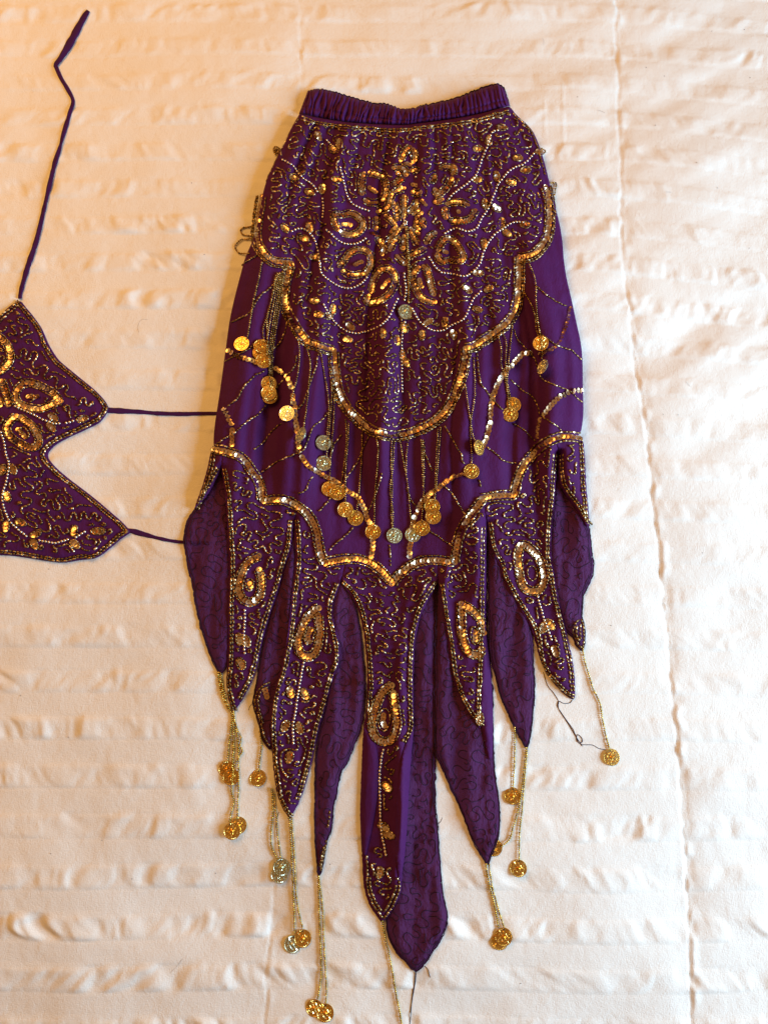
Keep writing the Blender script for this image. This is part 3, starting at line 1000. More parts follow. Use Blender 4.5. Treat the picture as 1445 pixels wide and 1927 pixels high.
# ------------------------------------------------------------------ sequin motifs
Z1 = lambda pts, ox=600, oy=260, s=8.028: [(ox + a / s, oy + b / s) for a, b in pts]
Zb = lambda pts: Z1(pts, 750, 260)
Zc = lambda pts: Z1(pts, 600, 420)
Zd = lambda pts: Z1(pts, 750, 420)
PETALS = [
    Z1([(680, 530), (655, 640), (648, 760), (655, 850)]), Z1([(765, 525), (860, 545), (945, 575), (995, 650), (1012, 760), (1003, 860), (970, 930)]), Z1([(700, 940), (770, 978), (860, 972), (930, 950)]),
    Z1([(280, 1375), (255, 1320), (225, 1240), (240, 1150), (340, 1160), (430, 1140), (500, 1140), (570, 1175), (640, 1235), (670, 1310), (640, 1380), (570, 1440), (500, 1452), (420, 1442), (345, 1420)]),
    Zc([(310, 650), (380, 560), (460, 460), (540, 415), (610, 400), (700, 412), (775, 480), (788, 600), (745, 700), (690, 755)]), Zc([(645, 765), (520, 790), (430, 770), (360, 725)]),
    Zc([(780, 1030), (810, 930), (838, 840), (885, 745), (960, 690), (1060, 688), (1135, 760), (1155, 880), (1125, 980), (1060, 1070), (960, 1150), (870, 1190), (760, 1200), (715, 1160), (760, 1100)]),
    Zd([(300, 670), (235, 730), (195, 790), (200, 860), (240, 950), (290, 1050), (340, 1120), (420, 1170), (480, 1185), (550, 1200)]), Zd([(530, 1070), (490, 930), (460, 800), (430, 700), (380, 655)]),
    Zd([(600, 400), (635, 320), (690, 245), (760, 230), (840, 280), (900, 350), (945, 440), (985, 510), (950, 560), (880, 568), (800, 555)]), Zd([(590, 470), (600, 540), (640, 580), (720, 575), (790, 550)]),
    Zb([(730, 990), (820, 970), (900, 965), (990, 975), (1045, 1010)]), Zb([(1160, 1080), (1120, 1170), (1050, 1235), (960, 1250), (860, 1250), (780, 1255)]), Zb([(705, 1060), (700, 1130), (715, 1200)]),
    Zb([(645, 470), (680, 435), (740, 430), (810, 450), (845, 490), (825, 540)]), Zb([(800, 610), (740, 720), (660, 810), (580, 850), (545, 780)]), Zb([(500, 650), (540, 610)]), Zb([(560, 960), (610, 950), (660, 930)]),
    Zb([(175, 130), (100, 190), (60, 270), (40, 330)]), Zb([(220, 170), (245, 260), (235, 360)]), Zb([(110, 390), (170, 395)]),
    Z1([(1130, 450), (1190, 430), (1250, 445), (1310, 500), (1315, 560)]), Z1([(1270, 600), (1210, 640), (1160, 680), (1110, 710)]),
    Zb([(195, 490), (260, 480), (300, 495)]), Zb([(215, 700), (265, 720)]), Zb([(205, 820), (270, 840), (330, 820)]),
    # the star in the middle
    Z1([(1280, 760), (1200, 785), (1120, 830), (1080, 900), (1060, 990), (1020, 1060), (950, 1090), (880, 1110)]),
    Z1([(1130, 970), (1160, 1060), (1185, 1160), (1180, 1250)]), Z1([(1000, 1170), (1080, 1230), (1150, 1300)]),
    Z1([(870, 1200), (865, 1290), (860, 1380)]), Z1([(955, 1320), (1020, 1330)]),
    Zc([(820, 160), (870, 140)]), Zc([(865, 210), (930, 285), (975, 390), (965, 460)]), Zc([(1180, 490), (1240, 560), (1300, 600), (1340, 560)]),
    Zc([(1220, 80), (1120, 190), (1040, 260)]), Zc([(1210, 210), (1120, 300), (1070, 410)]), Zc([(1150, 50), (1100, 130)]), Zc([(1280, 200), (1280, 390)]),
    Zd([(155, 545), (190, 470), (300, 440), (400, 380)]), Zd([(415, 300), (470, 200), (560, 150)]),
    Zd([(175, 150), (230, 240), (285, 310)]), Zb([(275, 950), (215, 1060), (160, 1110)]), Zb([(295, 1080), (215, 1155)]), Zb([(340, 1130), (270, 1200)]),
    Zb([(250, 1270), (330, 1275)]), Zb([(240, 1320), (300, 1370)]), Zb([(375, 1220), (350, 1290), (390, 1340)]), Zb([(85, 880), (85, 1000), (90, 1100), (75, 1190)]), Zb([(345, 950), (410, 1000)]), Zb([(190, 1370), (300, 1440)]),
    Zb([(30, 740), (10, 770)]), Zb([(60, 1340), (20, 1365)]), Zd([(60, 380), (80, 460)]),
]
N_PETAL = 26
INNER = [
    Z1([(770, 750), (860, 810)]), Z1([(370, 1308), (480, 1308)]), Zc([(550, 630), (640, 590)]), Zc([(965, 955), (1005, 910), (1060, 860)]), Zd([(315, 860), (345, 945)]), Zd([(690, 430), (720, 440)]), Zb([(900, 1105), (915, 1110)]), Zb([(575, 790), (600, 810)]), Z1([(1185, 530), (1195, 545)]),
]
LEAVES = [(599, 256, 60), (628, 281, 30), (638, 270, 90), (569, 319, 80), (553, 334, 20), (607, 355, 100), (583, 362, 20), (536, 429, 45), (583, 427, 70), (573, 449, 10), (592, 484, 0), (634, 338, 10), (522, 284, 45),
          (627, 582, 90), (617, 595, 0), (600, 592, 0), (659, 614, 40), (654, 639, 10), (721, 627, 90), (592, 566, 0), (760, 617, 70), (794, 630, 90), (806, 606, -30), (837, 606, 100), (853, 630, 70), (919, 544, -25), (898, 582, 20), (764, 682, 60),
          (757, 668, 80), (900, 514, 0), (899, 280, 0), (919, 265, 90), (944, 240, 0), (1016, 285, 0), (897, 338, 0), (934, 332, 80), (962, 343, 20), (912, 383, 85), (934, 392, 30), (944, 419, 90), (988, 423, 0), (954, 439, 30), (911, 459, 90),
          (974, 297, 0), (989, 320, 0), (815, 337, -60), (853, 319, 90), (747, 640, 80), (880, 545, 40)]
PEARLS = [
    [(640, 312), (645, 335), (651, 359), (656, 374), (666, 385), (680, 392), (696, 397)], [(612, 431), (620, 438), (632, 449), (641, 456), (652, 459), (666, 459), (679, 456), (690, 447)],
    [(529, 299), (540, 305), (552, 312), (557, 320), (572, 337), (583, 343), (592, 352), (599, 362)], [(614, 262), (620, 270), (629, 277)], [(547, 436), (562, 430), (579, 434), (588, 444), (594, 454), (599, 476), (602, 500)], [(607, 372), (609, 390), (607, 412)],
    [(602, 492), (604, 512), (612, 522), (624, 530), (636, 538), (649, 542), (662, 542), (674, 537), (684, 530), (692, 520)], [(608, 570), (613, 581), (620, 592), (627, 602), (644, 619), (664, 627), (676, 627), (689, 624), (703, 619), (716, 612), (728, 601), (736, 589), (743, 573), (749, 560)],
    [(760, 512), (762, 530), (764, 548), (761, 567)], [(763, 604), (757, 622), (756, 660), (756, 700), (757, 740)], [(774, 577), (782, 594), (793, 609), (808, 619), (824, 623), (838, 620), (850, 611), (866, 605), (877, 593), (884, 576), (890, 563), (898, 554), (906, 546)],
    [(805, 482), (812, 490), (818, 502), (828, 511), (838, 514), (852, 516), (866, 519), (876, 520), (887, 513), (896, 505), (903, 496), (909, 480)],
    [(939, 245), (926, 247), (922, 258), (917, 274), (910, 291), (904, 309), (897, 326), (892, 334), (875, 348), (862, 357), (850, 367), (843, 376)],
    [(1006, 287), (995, 299), (984, 309), (973, 313), (959, 320), (948, 332), (938, 345), (932, 358), (927, 372), (921, 387), (914, 399), (905, 413), (899, 427)], [(899, 427), (890, 433), (878, 436), (868, 432), (860, 429), (850, 432), (835, 440)],
    [(986, 418), (975, 417), (963, 419), (951, 427), (939, 434), (929, 443), (921, 452), (915, 462), (910, 474), (904, 492)], [(758, 415), (766, 415), (764, 424), (757, 422), (762, 419)], [(767, 285), (771, 290), (774, 296)], [(746, 324), (751, 329)], [(780, 331), (785, 336)],
]


def leaf_path(x, y, ang, n=3, p=4.6):
    a = math.radians(ang); k = (n - 1) / 2
    return [(x + (i - k) * p * math.cos(a), y + (i - k) * p * math.sin(a)) for i in range(n)]


def drop(cx, cy, rx, ry, ang=0.0, n=14):
    """small bead outline round a leaf"""
    t = np.linspace(0, 2 * math.pi, n); a = math.radians(ang)
    x = rx * np.cos(t); y = ry * np.sin(t)
    return np.stack([cx + x * math.cos(a) - y * math.sin(a), cy + x * math.sin(a) + y * math.cos(a)], 1)


H_TOP = HT.copy()
petal_c = [catmull(p) for p in PETALS]
inner_c = [np.array(p) for p in INNER]
leaf_c = [np.array(leaf_path(*l)) for l in LEAVES]
pearl_c = [catmull(p) for p in PEARLS]
yoke_c = [catmull(p) for p in YOKE_L]
hem_c = [catmull(p) for p in HEMLINE]

sequins_joined('sequin_motif', petal_c[:N_PETAL] + inner_c, hip, pitch=4.8, r=0.82, tilt=12, rnd=7)
sequins_joined('sequin_star', petal_c[N_PETAL:], hip, pitch=4.2, r=0.72, rnd=8)
sequins_joined('sequin_leaf', leaf_c, hip, pitch=4.6, r=0.88, rnd=9)
sequins_joined('sequin_trim', yoke_c, hip, pitch=5.2, r=0.95, tilt=13)
pearls('pearl_beading', pearl_c, hip, pitch=6.1, rad=1.38 * MM)
ol = []
for p in petal_c:
    if len(p) > 4:
        ol += [offset(p, 6.2), offset(p, -6.2)]
for x, y, a in LEAVES:
    ol.append(drop(x, y, 10.5, 6.2, a))
trim_b = []
for p in yoke_c:
    trim_b += [offset(p, 7.6), offset(p, -7.6), offset(p, 11.0)]
bl_edge = [[(568, 219), (594, 228), (649, 237), (699, 241), (760, 243), (790, 239), (832, 234), (899, 224), (956, 207)], [(566, 224), (594, 233), (649, 241), (699, 246), (760, 248), (790, 243), (832, 239), (899, 229), (958, 211)],
           [(562, 222), (547, 245), (537, 268), (523, 294), (512, 318), (501, 342)], [(964, 213), (996, 243), (1008, 268), (1017, 297), (1025, 329)]]
bugles('bead_outline', ol, hip, pitch=6.0, rad=0.78 * MM)
bugles('bead_trim', trim_b + [catmull(b) for b in bl_edge], hip, pitch=7.2, rad=0.9 * MM)
block(petal_c + inner_c, 11); block(leaf_c, 10); block(pearl_c, 7); block(yoke_c, 15)
ver = vermicelli(YOKE, gap=5.5, margin=4, wave=50, amp=1.7, tries=14000)
bugles('bead_embroidery', ver, hip, pitch=7.4, rad=0.88 * MM)

# ------------------------------------------------------------------ hem point embroidery
Z = lambda pts, ox, oy, s: [(ox + a / s, oy + b / s) for a, b in pts]
MOTIF = {
    1: [[(489, 1046), (480, 1050), (468, 1058), (458, 1072), (451, 1090), (449, 1108), (453, 1122), (462, 1131), (474, 1133), (484, 1127), (491, 1114), (492, 1098), (490, 1082), (487, 1072)]],
    2: [[(600, 1144), (592, 1148), (582, 1158), (574, 1170), (567, 1184), (561, 1202), (561, 1218), (566, 1229), (576, 1236), (587, 1234), (595, 1224), (600, 1208), (602, 1190), (600, 1172), (599, 1158)]],
    3: [[(738, 1289), (729, 1294), (720, 1303), (712, 1317), (706, 1332), (702, 1348), (700, 1364), (703, 1380), (712, 1392), (725, 1396), (737, 1391), (744, 1378), (747, 1360), (745, 1340), (742, 1322), (740, 1304)]],
    4: [[(868, 1136), (867, 1152), (868, 1170), (869, 1188), (872, 1206), (878, 1222), (888, 1231), (900, 1232), (908, 1222)], [(868, 1136), (880, 1143), (892, 1152), (901, 1162), (907, 1175), (909, 1190)]],
    5: [[(979, 1026), (989, 1026), (999, 1034), (1008, 1043), (1016, 1055), (1021, 1072), (1023, 1090), (1018, 1106), (1009, 1112), (997, 1112), (987, 1107), (981, 1096), (977, 1080), (975, 1062), (974, 1045), (979, 1026)]],
}
HIN = {1: [[(470, 1099), (472, 1103)]], 2: [[(584, 1185), (580, 1196), (582, 1208)]], 3: [[(722, 1345), (720, 1356), (724, 1366)]], 4: [[(893, 1190), (894, 1204)]], 5: []}
DROPS = {1: (470, 1100, 13, 7, 95), 2: (582, 1196, 18, 9, 100), 3: (723, 1354, 22, 11, 95), 4: (893, 1196, 18, 8, 85), 5: (1001, 1078, 15, 9, 80)}
STEM = {1: [[(461, 1145), (461, 1170), (459, 1200), (460, 1232)]], 2: [[(572, 1244), (567, 1272), (560, 1310), (556, 1342), (551, 1366), (552, 1402)]], 3: [[(722, 1408), (717, 1432), (714, 1468), (715, 1510), (717, 1558), (722, 1588), (727, 1612)]],
        5: [[(1011, 1120), (1015, 1136), (1021, 1158), (1026, 1173), (1032, 1190), (1038, 1206)]], 4: [], 0: [], 6: []}
HLEAF = {1: [(451, 1203, 80), (464, 1206, 70), (454, 1249, 60)], 2: [(573, 1305, 65), (547, 1303, 80), (537, 1366, 125), (564, 1370, 70), (545, 1425, 100)], 3: [(728, 1481, 45), (722, 1556, 40), (731, 1571, 20), (715, 1642, 100)], 4: [(902, 1352, 90)], 5: [(1022, 1181, 120), (1034, 1175, 50), (1044, 1226, 70)], 0: [], 6: []}
n_single = 0
EDGE = {}
for i in range(7):
    le, ri = np.array(HEM[i][0], float), np.array(HEM[i][1], float)
    cen_x = lambda p, s_: p + np.array([s_, 0.0])
    lc, rc = catmull(le), catmull(ri)
    if i == 3:
        lc = catmull([q for q in HEM[3][0] if q[1] < 1365] + [(694, 1372)]); rc = catmull([(764, 1400)] + [q for q in HEM[3][1] if q[1] < 1390])
    if i == 4:
        rc = catmull([(906, 1352), (908, 1288), (912, 1190), (913, 1060), (915, 990)])
    EDGE[i] = [offset(lc, -4.0), offset(lc, -8.6), offset(rc, -4.0), offset(rc, -8.6)]
    if i == 3:
        EDGE[i] += [catmull([(690, 1610), (692, 1640), (691, 1665), (699, 1695), (712, 1716), (721, 1728)]), catmull([(696, 1650), (697, 1668), (705, 1694), (718, 1714)]), catmull([(722, 1728), (737, 1708), (747, 1688), (752, 1662), (746, 1650)]), catmull([(722, 1716), (733, 1700), (742, 1680), (746, 1664)])]
    if i in MOTIF:
        mc = [catmull(p, step=3) for p in MOTIF[i]]
        sequins_single(mc, hems[i], pitch=6.3, r=1.0, tilt=13, rnd=6)
        if HIN[i]:
            sequins_single([np.array(p, float) for p in HIN[i]], hems[i], pitch=6.0, r=0.9)
        sequins_single([np.array(leaf_path(*l, p=5.4)) for l in HLEAF[i]], hems[i], pitch=5.4, r=0.95)
        d = [drop(*DROPS[i])]
        for p in mc:
            d += [offset(p, 7.5), offset(p, -7.5)]
        for l in HLEAF[i]:
            d.append(drop(l[0], l[1], 12.5, 7.5, l[2]))
        bugles('bead_outline', d, hems[i], pitch=7.4, rad=0.92 * MM)
        block(mc, 13); block([np.array(leaf_path(*l)) for l in HLEAF[i]], 11); block([drop(*DROPS[i])], 6)
    if STEM.get(i):
        st = [catmull(p) for p in STEM[i]]
        pearls('pearl_stem', st, hems[i], pitch=6.6, rad=1.45 * MM); block(st, 7)
    bugles('edge_beading', EDGE[i], hems[i], pitch=8.0, rad=1.08 * MM)
    block(EDGE[i], 7)
# sequin line along the hem: each hem point carries its stretch
for s_, own in zip(hem_c, (1, 2, 3, 3, 4, 5)):
    sequins_single([s_], hems[own], pitch=6.7, r=1.0, tilt=13)
    bugles('bead_trim', [offset(s_, 8.4), offset(s_, -8.4)], hems[own], pitch=8.2, rad=0.98 * MM)
block(hem_c, 13)
for pl in ROLLS:
    c = np.array(pl).mean(0)
    for k in (1.0, 0.6, 0.25):
        block([c + (np.array(pl) - c) * k], 10)
for i in range(7):
    v = vermicelli(HEMPOLY[i], gap=6.0, margin=4, wave=56, amp=1.7, tries=5000)
    if v:
        bugles('bead_embroidery', v, hems[i], pitch=8.0, rad=0.98 * MM)

# beaded leaf of the lining that shows between the first two points, and the small one at the right
b1 = lin['B1'][0]
bugles('edge_beading', [catmull([(510, 1283), (494, 1290), (484, 1303), (480, 1322), (486, 1345), (493, 1366), (499, 1390), (508, 1402)]), catmull([(506, 1292), (494, 1298), (488, 1310), (486, 1325), (491, 1345), (497, 1362)])], b1, pitch=7.8, rad=1.0 * MM)
sequins_joined('sequin_leaf', [[(500, 1299), (502, 1306), (503, 1312)]], b1, pitch=5.5, r=0.95)
b6 = lin['B6'][0]
bugles('edge_beading', [catmull([(1090, 1166), (1082, 1172), (1078, 1190), (1086, 1210), (1094, 1219)]), catmull([(1092, 1164), (1097, 1180), (1098, 1200), (1096, 1219)]), catmull([(1086, 1178), (1083, 1192), (1090, 1206)]), catmull([(1091, 1174), (1092, 1190), (1091, 1204)])], b6, pitch=7.4, rad=1.0 * MM)
b2 = lin['B2'][0]
bugles('edge_beading', [catmull([(622, 1525), (619, 1540), (617, 1558)]), catmull([(614, 1580), (611, 1600), (606, 1620), (602, 1640)]), catmull([(609, 1592), (606, 1612), (601, 1632)])], b2, pitch=7.8, rad=1.0 * MM)

# ------------------------------------------------------------------ net of bead lines and sequin arcs on the chiffon
NET = [
    [(517, 535), (490, 557), (472, 586), (454, 598), (435, 607)], [(540, 607), (534, 632), (520, 652), (500, 660), (485, 640)], [(485, 639), (474, 652), (460, 662), (440, 671), (422, 682)],
    [(500, 697), (480, 707), (460, 727), (452, 741), (447, 752), (427, 764)], [(559, 669), (556, 686), (549, 697), (536, 711), (527, 722), (520, 732)], [(502, 761), (490, 776), (472, 789), (458, 800), (442, 814), (425, 824), (407, 836)],
    [(599, 664), (594, 690), (584, 719), (577, 740), (570, 757), (560, 771)], [(530, 796), (513, 810), (495, 834), (478, 846)], [(619, 774), (607, 789), (592, 801), (582, 820), (573, 846), (557, 854), (538, 862), (519, 870), (505, 880), (492, 889)],
    [(643, 819), (630, 834), (622, 858)], [(589, 895), (582, 907), (578, 921), (570, 926), (560, 928)], [(694, 822), (683, 842), (675, 865), (664, 882), (654, 897), (648, 906)], [(624, 935), (612, 950), (600, 962)],
    [(720, 889), (711, 918), (700, 946), (692, 962)], [(665, 992), (652, 1006), (640, 1016), (628, 1027), (619, 1037)], [(733, 1024), (734, 1045), (735, 1067)],
    [(1008, 538), (1022, 550), (1034, 559), (1050, 569), (1066, 576)], [(966, 619), (972, 636), (982, 648), (997, 664), (1008, 680), (1014, 700), (1021, 714), (1043, 724), (1069, 735), (1084, 748), (1096, 757)],
    [(1013, 625), (1030, 638), (1045, 648), (1062, 655), (1074, 659), (1086, 670), (1094, 677)], [(898, 664), (900, 690), (903, 717), (914, 734), (924, 748), (936, 761), (945, 772)], [(965, 797), (985, 808), (998, 822), (1008, 830)],
    [(961, 714), (982, 734), (1003, 748), (1011, 764), (1016, 780), (1037, 795), (1056, 809)], [(837, 801), (844, 816), (853, 830), (862, 846), (869, 859), (872, 874)], [(916, 842), (930, 851), (944, 865), (958, 870), (972, 871)],
    [(797, 828), (800, 850), (807, 872), (814, 886)], [(834, 913), (848, 926), (859, 942), (867, 956), (875, 967)], [(765, 919), (772, 938), (782, 953)], [(808, 999), (830, 1013), (850, 1027)], [(902, 902), (904, 916)],
]
ARCS = [
    [(430, 659), (440, 666), (448, 671), (462, 675), (475, 678), (487, 684)], [(520, 694), (530, 700), (540, 708), (545, 718), (548, 728)], [(551, 744), (553, 757), (555, 770), (556, 789), (558, 800), (560, 811)], [(561, 826), (562, 836), (563, 847)],
    [(568, 860), (576, 871), (584, 880), (600, 889), (613, 897), (626, 903), (640, 911), (654, 924), (664, 930), (673, 936), (680, 948), (686, 962), (690, 976), (697, 986), (702, 994), (702, 1012), (701, 1032), (699, 1048)],
    [(771, 1047), (771, 1034), (773, 1020), (774, 1000), (777, 984), (785, 962), (794, 944), (808, 930), (828, 916), (845, 902), (860, 895), (875, 891)], [(903, 852), (908, 840), (914, 828), (919, 812), (922, 800), (923, 785), (924, 764), (926, 752), (930, 740), (935, 727), (941, 715), (950, 699), (960, 690), (970, 681), (982, 667), (998, 664)],
    [(1016, 665), (1025, 662), (1038, 657), (1050, 645), (1058, 628), (1066, 609), (1069, 594), (1071, 580)], [(1095, 735), (1080, 735)], [(1068, 740), (1055, 746), (1042, 757), (1032, 768), (1024, 780)], [(1017, 790), (1013, 804), (1011, 820)],
    [(421, 770), (426, 777), (431, 787), (435, 797)], [(437, 809), (437, 826), (437, 836)],
]
bugles('bead_net', [catmull(p) for p in NET], panel, pitch=7.2, rad=0.86 * MM)
arc_c = [catmull(p) for p in ARCS]
sequins_joined('sequin_arc', arc_c, panel, pitch=7.4, r=0.96, tilt=8, rnd=9)

# ------------------------------------------------------------------ coin strands


def put_coin(x, y, hx, hy, parent, tilt=0.0, tdir=0.0, under=False):
    """brass coin lying at (x, y), its painted hole towards (hx, hy)"""
    global HT
    dy, dx = _disc(13)
    j = int((y - GY0) / GS); i = int((x - GX0) / GS)
    j = min(max(j, 10), GH - 11); i = min(max(i, 10), GW - 11)
    patch = HT[j + dy, i + dx]
    if under:
        patch = H_QUILT[j + dy, i + dx]
    z = float(np.percentile(patch, 88)) + 0.9 * MM
    A = np.stack([dx * 1.1e-3, -dy * 1.1e-3, np.ones(len(dx))], 1)
    k, *_ = np.linalg.lstsq(A, patch, rcond=None)
    nrm = Vector((-k[0] * 0.25 + rng.normal(0, 0.05), -k[1] * 0.25 + rng.normal(0, 0.05), 1)).normalized()
    p0 = P(x, y, z); p1 = P(hx, hy, z)
    ang = math.atan2(p1[1] - p0[1], p1[0] - p0[0]) - math.pi / 2
    R = Vector((0, 0, 1)).rotation_difference(nrm).to_matrix() @ Matrix.Rotation(math.radians(tilt), 3, Vector((math.cos(tdir), math.sin(tdir), 0))) @ Matrix.Rotation(ang, 3, 'Z')
    pale = (x, y) in PALE
    o = bpy.data.objects.new('coin', me_p if pale else me_c)
    if pale:
        o['label'] = 'pale silvery coin'
    COL.objects.link(o); hang(o, parent)
    lift = math.sin(math.radians(abs(tilt))) * COIN_R * 0.7
    o.matrix_basis = Matrix.Translation(Vector(p0) + Vector((0, 0, lift))) @ R.to_4x4()
    HT[j + dy, i + dx] = np.maximum(HT[j + dy, i + dx], z + 0.6 * MM)
    hole = P(x, y, z)[:2]
    return o


def strand(name, lines, coins, parent=skirt, rad=1.0 * MM, pitch=4.1):
    """threaded seed beads ending in coins: coins as (x, y[, tilt, direction])"""
    Hs = blur(HT, 2)
    if name == 'bead_tassel':
        lines = [[(2.2 * l[0][0] - 1.2 * l[1][0] if abs(l[0][0] - l[1][0]) < 4 else l[0][0], l[0][1] - 7)] + list(l) for l in lines]
    me = seeds_mesh(name, [catmull(l) for l in lines], pitch, rad, H=np.maximum(Hs, HT) + 0.5 * MM)
    o = link(name, me, M_TASSEL if name == 'bead_tassel' else M_SEED, parent)
    for c, l in coins:
        e = lines[l][-1]
        tl = c[2] if len(c) > 2 else 0.0
        td = c[3] if len(c) > 3 else 0.0
        hx, hy = (e if math.dist(e, c[:2]) > 2 else (c[0], c[1] - 10))
        put_coin(c[0], c[1], hx, hy, o, tl, td, under=len(c) > 4)
    return o


ST = 'coin_strand'
strand(ST, [[(493, 492), (487, 525), (477, 567), (471, 605), (465, 638)]], [((455, 647), 0)])
strand(ST, [[(522, 512), (516, 545), (504, 590), (495, 620), (498, 645)]], [((490, 664), 0), ((492, 652), 0)])
strand(ST, [[(524, 514), (519, 550), (509, 600), (503, 645), (501, 672)]], [((496, 679), 0)])
strand(ST, [[(527, 512), (523, 550), (513, 610), (508, 660), (507, 712)], [(530, 512), (526, 555), (517, 610), (511, 660), (510, 712)]], [((506, 722), 0)])
strand(ST, [[(533, 510), (530, 555), (521, 610), (514, 660), (512, 712), (509, 727)], [(519, 516), (512, 560), (503, 605), (505, 660), (508, 727)]], [((508, 746), 0), ((506, 739), 0)])
strand(ST, [[(562, 642), (564, 665), (562, 692), (559, 712), (554, 729), (550, 745), (546, 762)]], [((540, 778), 0)])
strand(ST, [[(577, 654), (583, 675), (584, 692), (581, 722), (579, 749), (574, 785), (571, 806)]], [((567, 820, -44, 1.2), 0)])
strand(ST, [[(604, 664), (609, 695), (614, 724), (618, 750), (619, 774), (617, 800), (615, 823)]], [((609, 834, 16, 1.4), 0)])
strand(ST, [[(624, 714), (624, 750), (621, 790), (618, 830), (614, 860)]], [((609, 872), 0)])
strand(ST, [[(629, 740), (628, 790), (624, 840), (621, 880), (621, 908)]], [((620, 920), 0)])
strand(ST, [[(650, 788), (652, 825), (648, 870), (642, 912)]], [((635, 927), 0)])
strand(ST, [[(656, 795), (655, 830), (651, 870), (650, 910), (650, 945)]], [((650, 959), 0)])
strand(ST, [[(681, 813), (681, 850), (678, 894), (675, 930), (671, 961)]], [((669, 975), 0)])
strand(ST, [[(708, 822), (711, 845), (709, 885), (705, 935), (704, 986)]], [((702, 1001), 0)])
strand(ST, [[(737, 828), (736, 870), (738, 915), (736, 960), (738, 995)], [(742, 828), (739, 880), (734, 920), (739, 960), (739, 995)]], [((742, 1008), 0)])
strand(ST, [[(795, 826), (797, 860), (797, 913), (795, 950), (794, 981)], [(792, 826), (794, 870), (796, 920)]], [((794, 994), 0)])
strand(ST, [[(753, 831), (758, 865), (765, 899), (770, 945), (774, 993)], [(768, 828), (765, 850), (764, 890)]], [((777, 1006), 0)])
strand(ST, [[(824, 806), (821, 855), (819, 899), (817, 955)]], [((815, 972), 0)])
strand(ST, [[(829, 803), (825, 855), (822, 899), (818, 941)]], [((813, 953), 0)])
strand(ST, [[(891, 672), (893, 740), (885, 800), (887, 850), (887, 876)]], [((887, 887), 0)])
strand(ST, [[(875, 722), (883, 780), (890, 822), (897, 832)]], [((900, 844, 40, 1.5), 0)])
strand(ST, [[(937, 630), (943, 660), (942, 685), (950, 712), (956, 751)], [(945, 626), (952, 645), (951, 690), (955, 725), (961, 750)]], [((966, 761), 0)])
strand(ST, [[(964, 611), (958, 670), (954, 717), (956, 745), (957, 768)]], [((960, 780), 0)])
strand(ST, [[(984, 548), (998, 570), (1006, 593), (1008, 615), (1013, 633)]], [((1017, 646), 0)])
strand(ST, [[(995, 496), (1004, 517), (1008, 538), (1008, 570), (1012, 610), (1018, 640), (1019, 676)]], [((1019, 693, -48, 1.3), 0)])
strand(ST, [[(763, 425), (766, 470), (768, 520), (768, 569)], [(766, 425), (768, 470), (770, 520), (769, 570)]], [((763, 588, 14, 1.2), 0)])
# loops that stick out at the sides
strand('bead_loop', [[(478, 427), (465, 427), (454, 430), (453, 437), (458, 442), (474, 444)]], [])
strand('bead_loop', [[(475, 449), (463, 450), (455, 450), (444, 460), (442, 466), (449, 476), (456, 477), (470, 477)]], [])
strand('bead_loop', [[(486, 479), (472, 487), (461, 494), (455, 500)]], [])
strand('bead_loop', [[(1036, 345), (1044, 343), (1047, 347), (1044, 357), (1043, 366), (1037, 374)]], [])
strand('bead_loop', [[(519, 291), (516, 287), (520, 280), (526, 282)]], [])

TA = 'bead_tassel'
R_T = 1.08 * MM
strand(TA, [[(437, 1345), (434, 1375), (431, 1400), (427, 1434)]], [((427, 1448), 0)], rad=R_T)
strand(TA, [[(440, 1347), (446, 1370), (454, 1390), (451, 1404), (457, 1412), (450, 1424), (440, 1440)]], [], rad=R_T)
strand(TA, [[(411, 1271), (413, 1290), (420, 1315), (430, 1334), (437, 1346), (440, 1400), (436, 1446)], [(414, 1271), (416, 1290), (423, 1315), (432, 1334)], [(417, 1272), (419, 1292), (425, 1313)]], [((435, 1462), 0)], rad=R_T)
strand(TA, [[(441, 1350), (447, 1390), (449, 1430), (449, 1480), (447, 1520), (447, 1539)]], [((449, 1553), 0)], rad=R_T)
strand(TA, [[(438, 1400), (438, 1450), (436, 1490), (440, 1507), (435, 1528), (432, 1547)]], [((437, 1564), 0)], rad=R_T)
strand(TA, [[(490, 1382), (492, 1405), (489, 1430), (487, 1449)]], [((486, 1464), 0)], rad=R_T)
strand(TA, [[(512, 1490), (513, 1530), (510, 1570), (512, 1597), (524, 1618)]], [((526, 1646), 0)], rad=R_T)
strand(TA, [[(516, 1498), (520, 1540), (524, 1585), (528, 1614)]], [((530, 1632), 0)], rad=R_T)
strand(TA, [[(545, 1545), (548, 1600), (551, 1665), (553, 1710), (554, 1756)]], [((551, 1777), 0)], rad=R_T)
strand(TA, [[(549, 1545), (553, 1600), (555, 1641), (557, 1680), (562, 1715), (569, 1747)]], [((570, 1766), 0)], rad=R_T)
strand(TA, [[(599, 1653), (600, 1700), (602, 1760), (604, 1825), (602, 1850), (598, 1880)]], [((592, 1897), 0)], rad=R_T)
strand(TA, [[(600, 1655), (606, 1700), (609, 1760), (612, 1820), (614, 1860), (613, 1888)]], [((612, 1906), 0)], rad=R_T)
strand(TA, [[(720, 1739), (724, 1765), (732, 1797), (738, 1830), (743, 1860), (750, 1895), (756, 1930), (760, 1960)]], [((762, 1975), 0)], rad=R_T)
strand(TA, [[(914, 1632), (920, 1665), (929, 1700), (937, 1745)]], [((940, 1771), 0)], rad=R_T)
strand(TA, [[(920, 1632), (925, 1665), (934, 1700), (942, 1728), (948, 1745)]], [((947, 1763), 0)], rad=R_T)
strand(TA, [[(968, 1374), (968, 1420), (966, 1460), (965, 1484)]], [((964, 1498), 0)], rad=R_T)
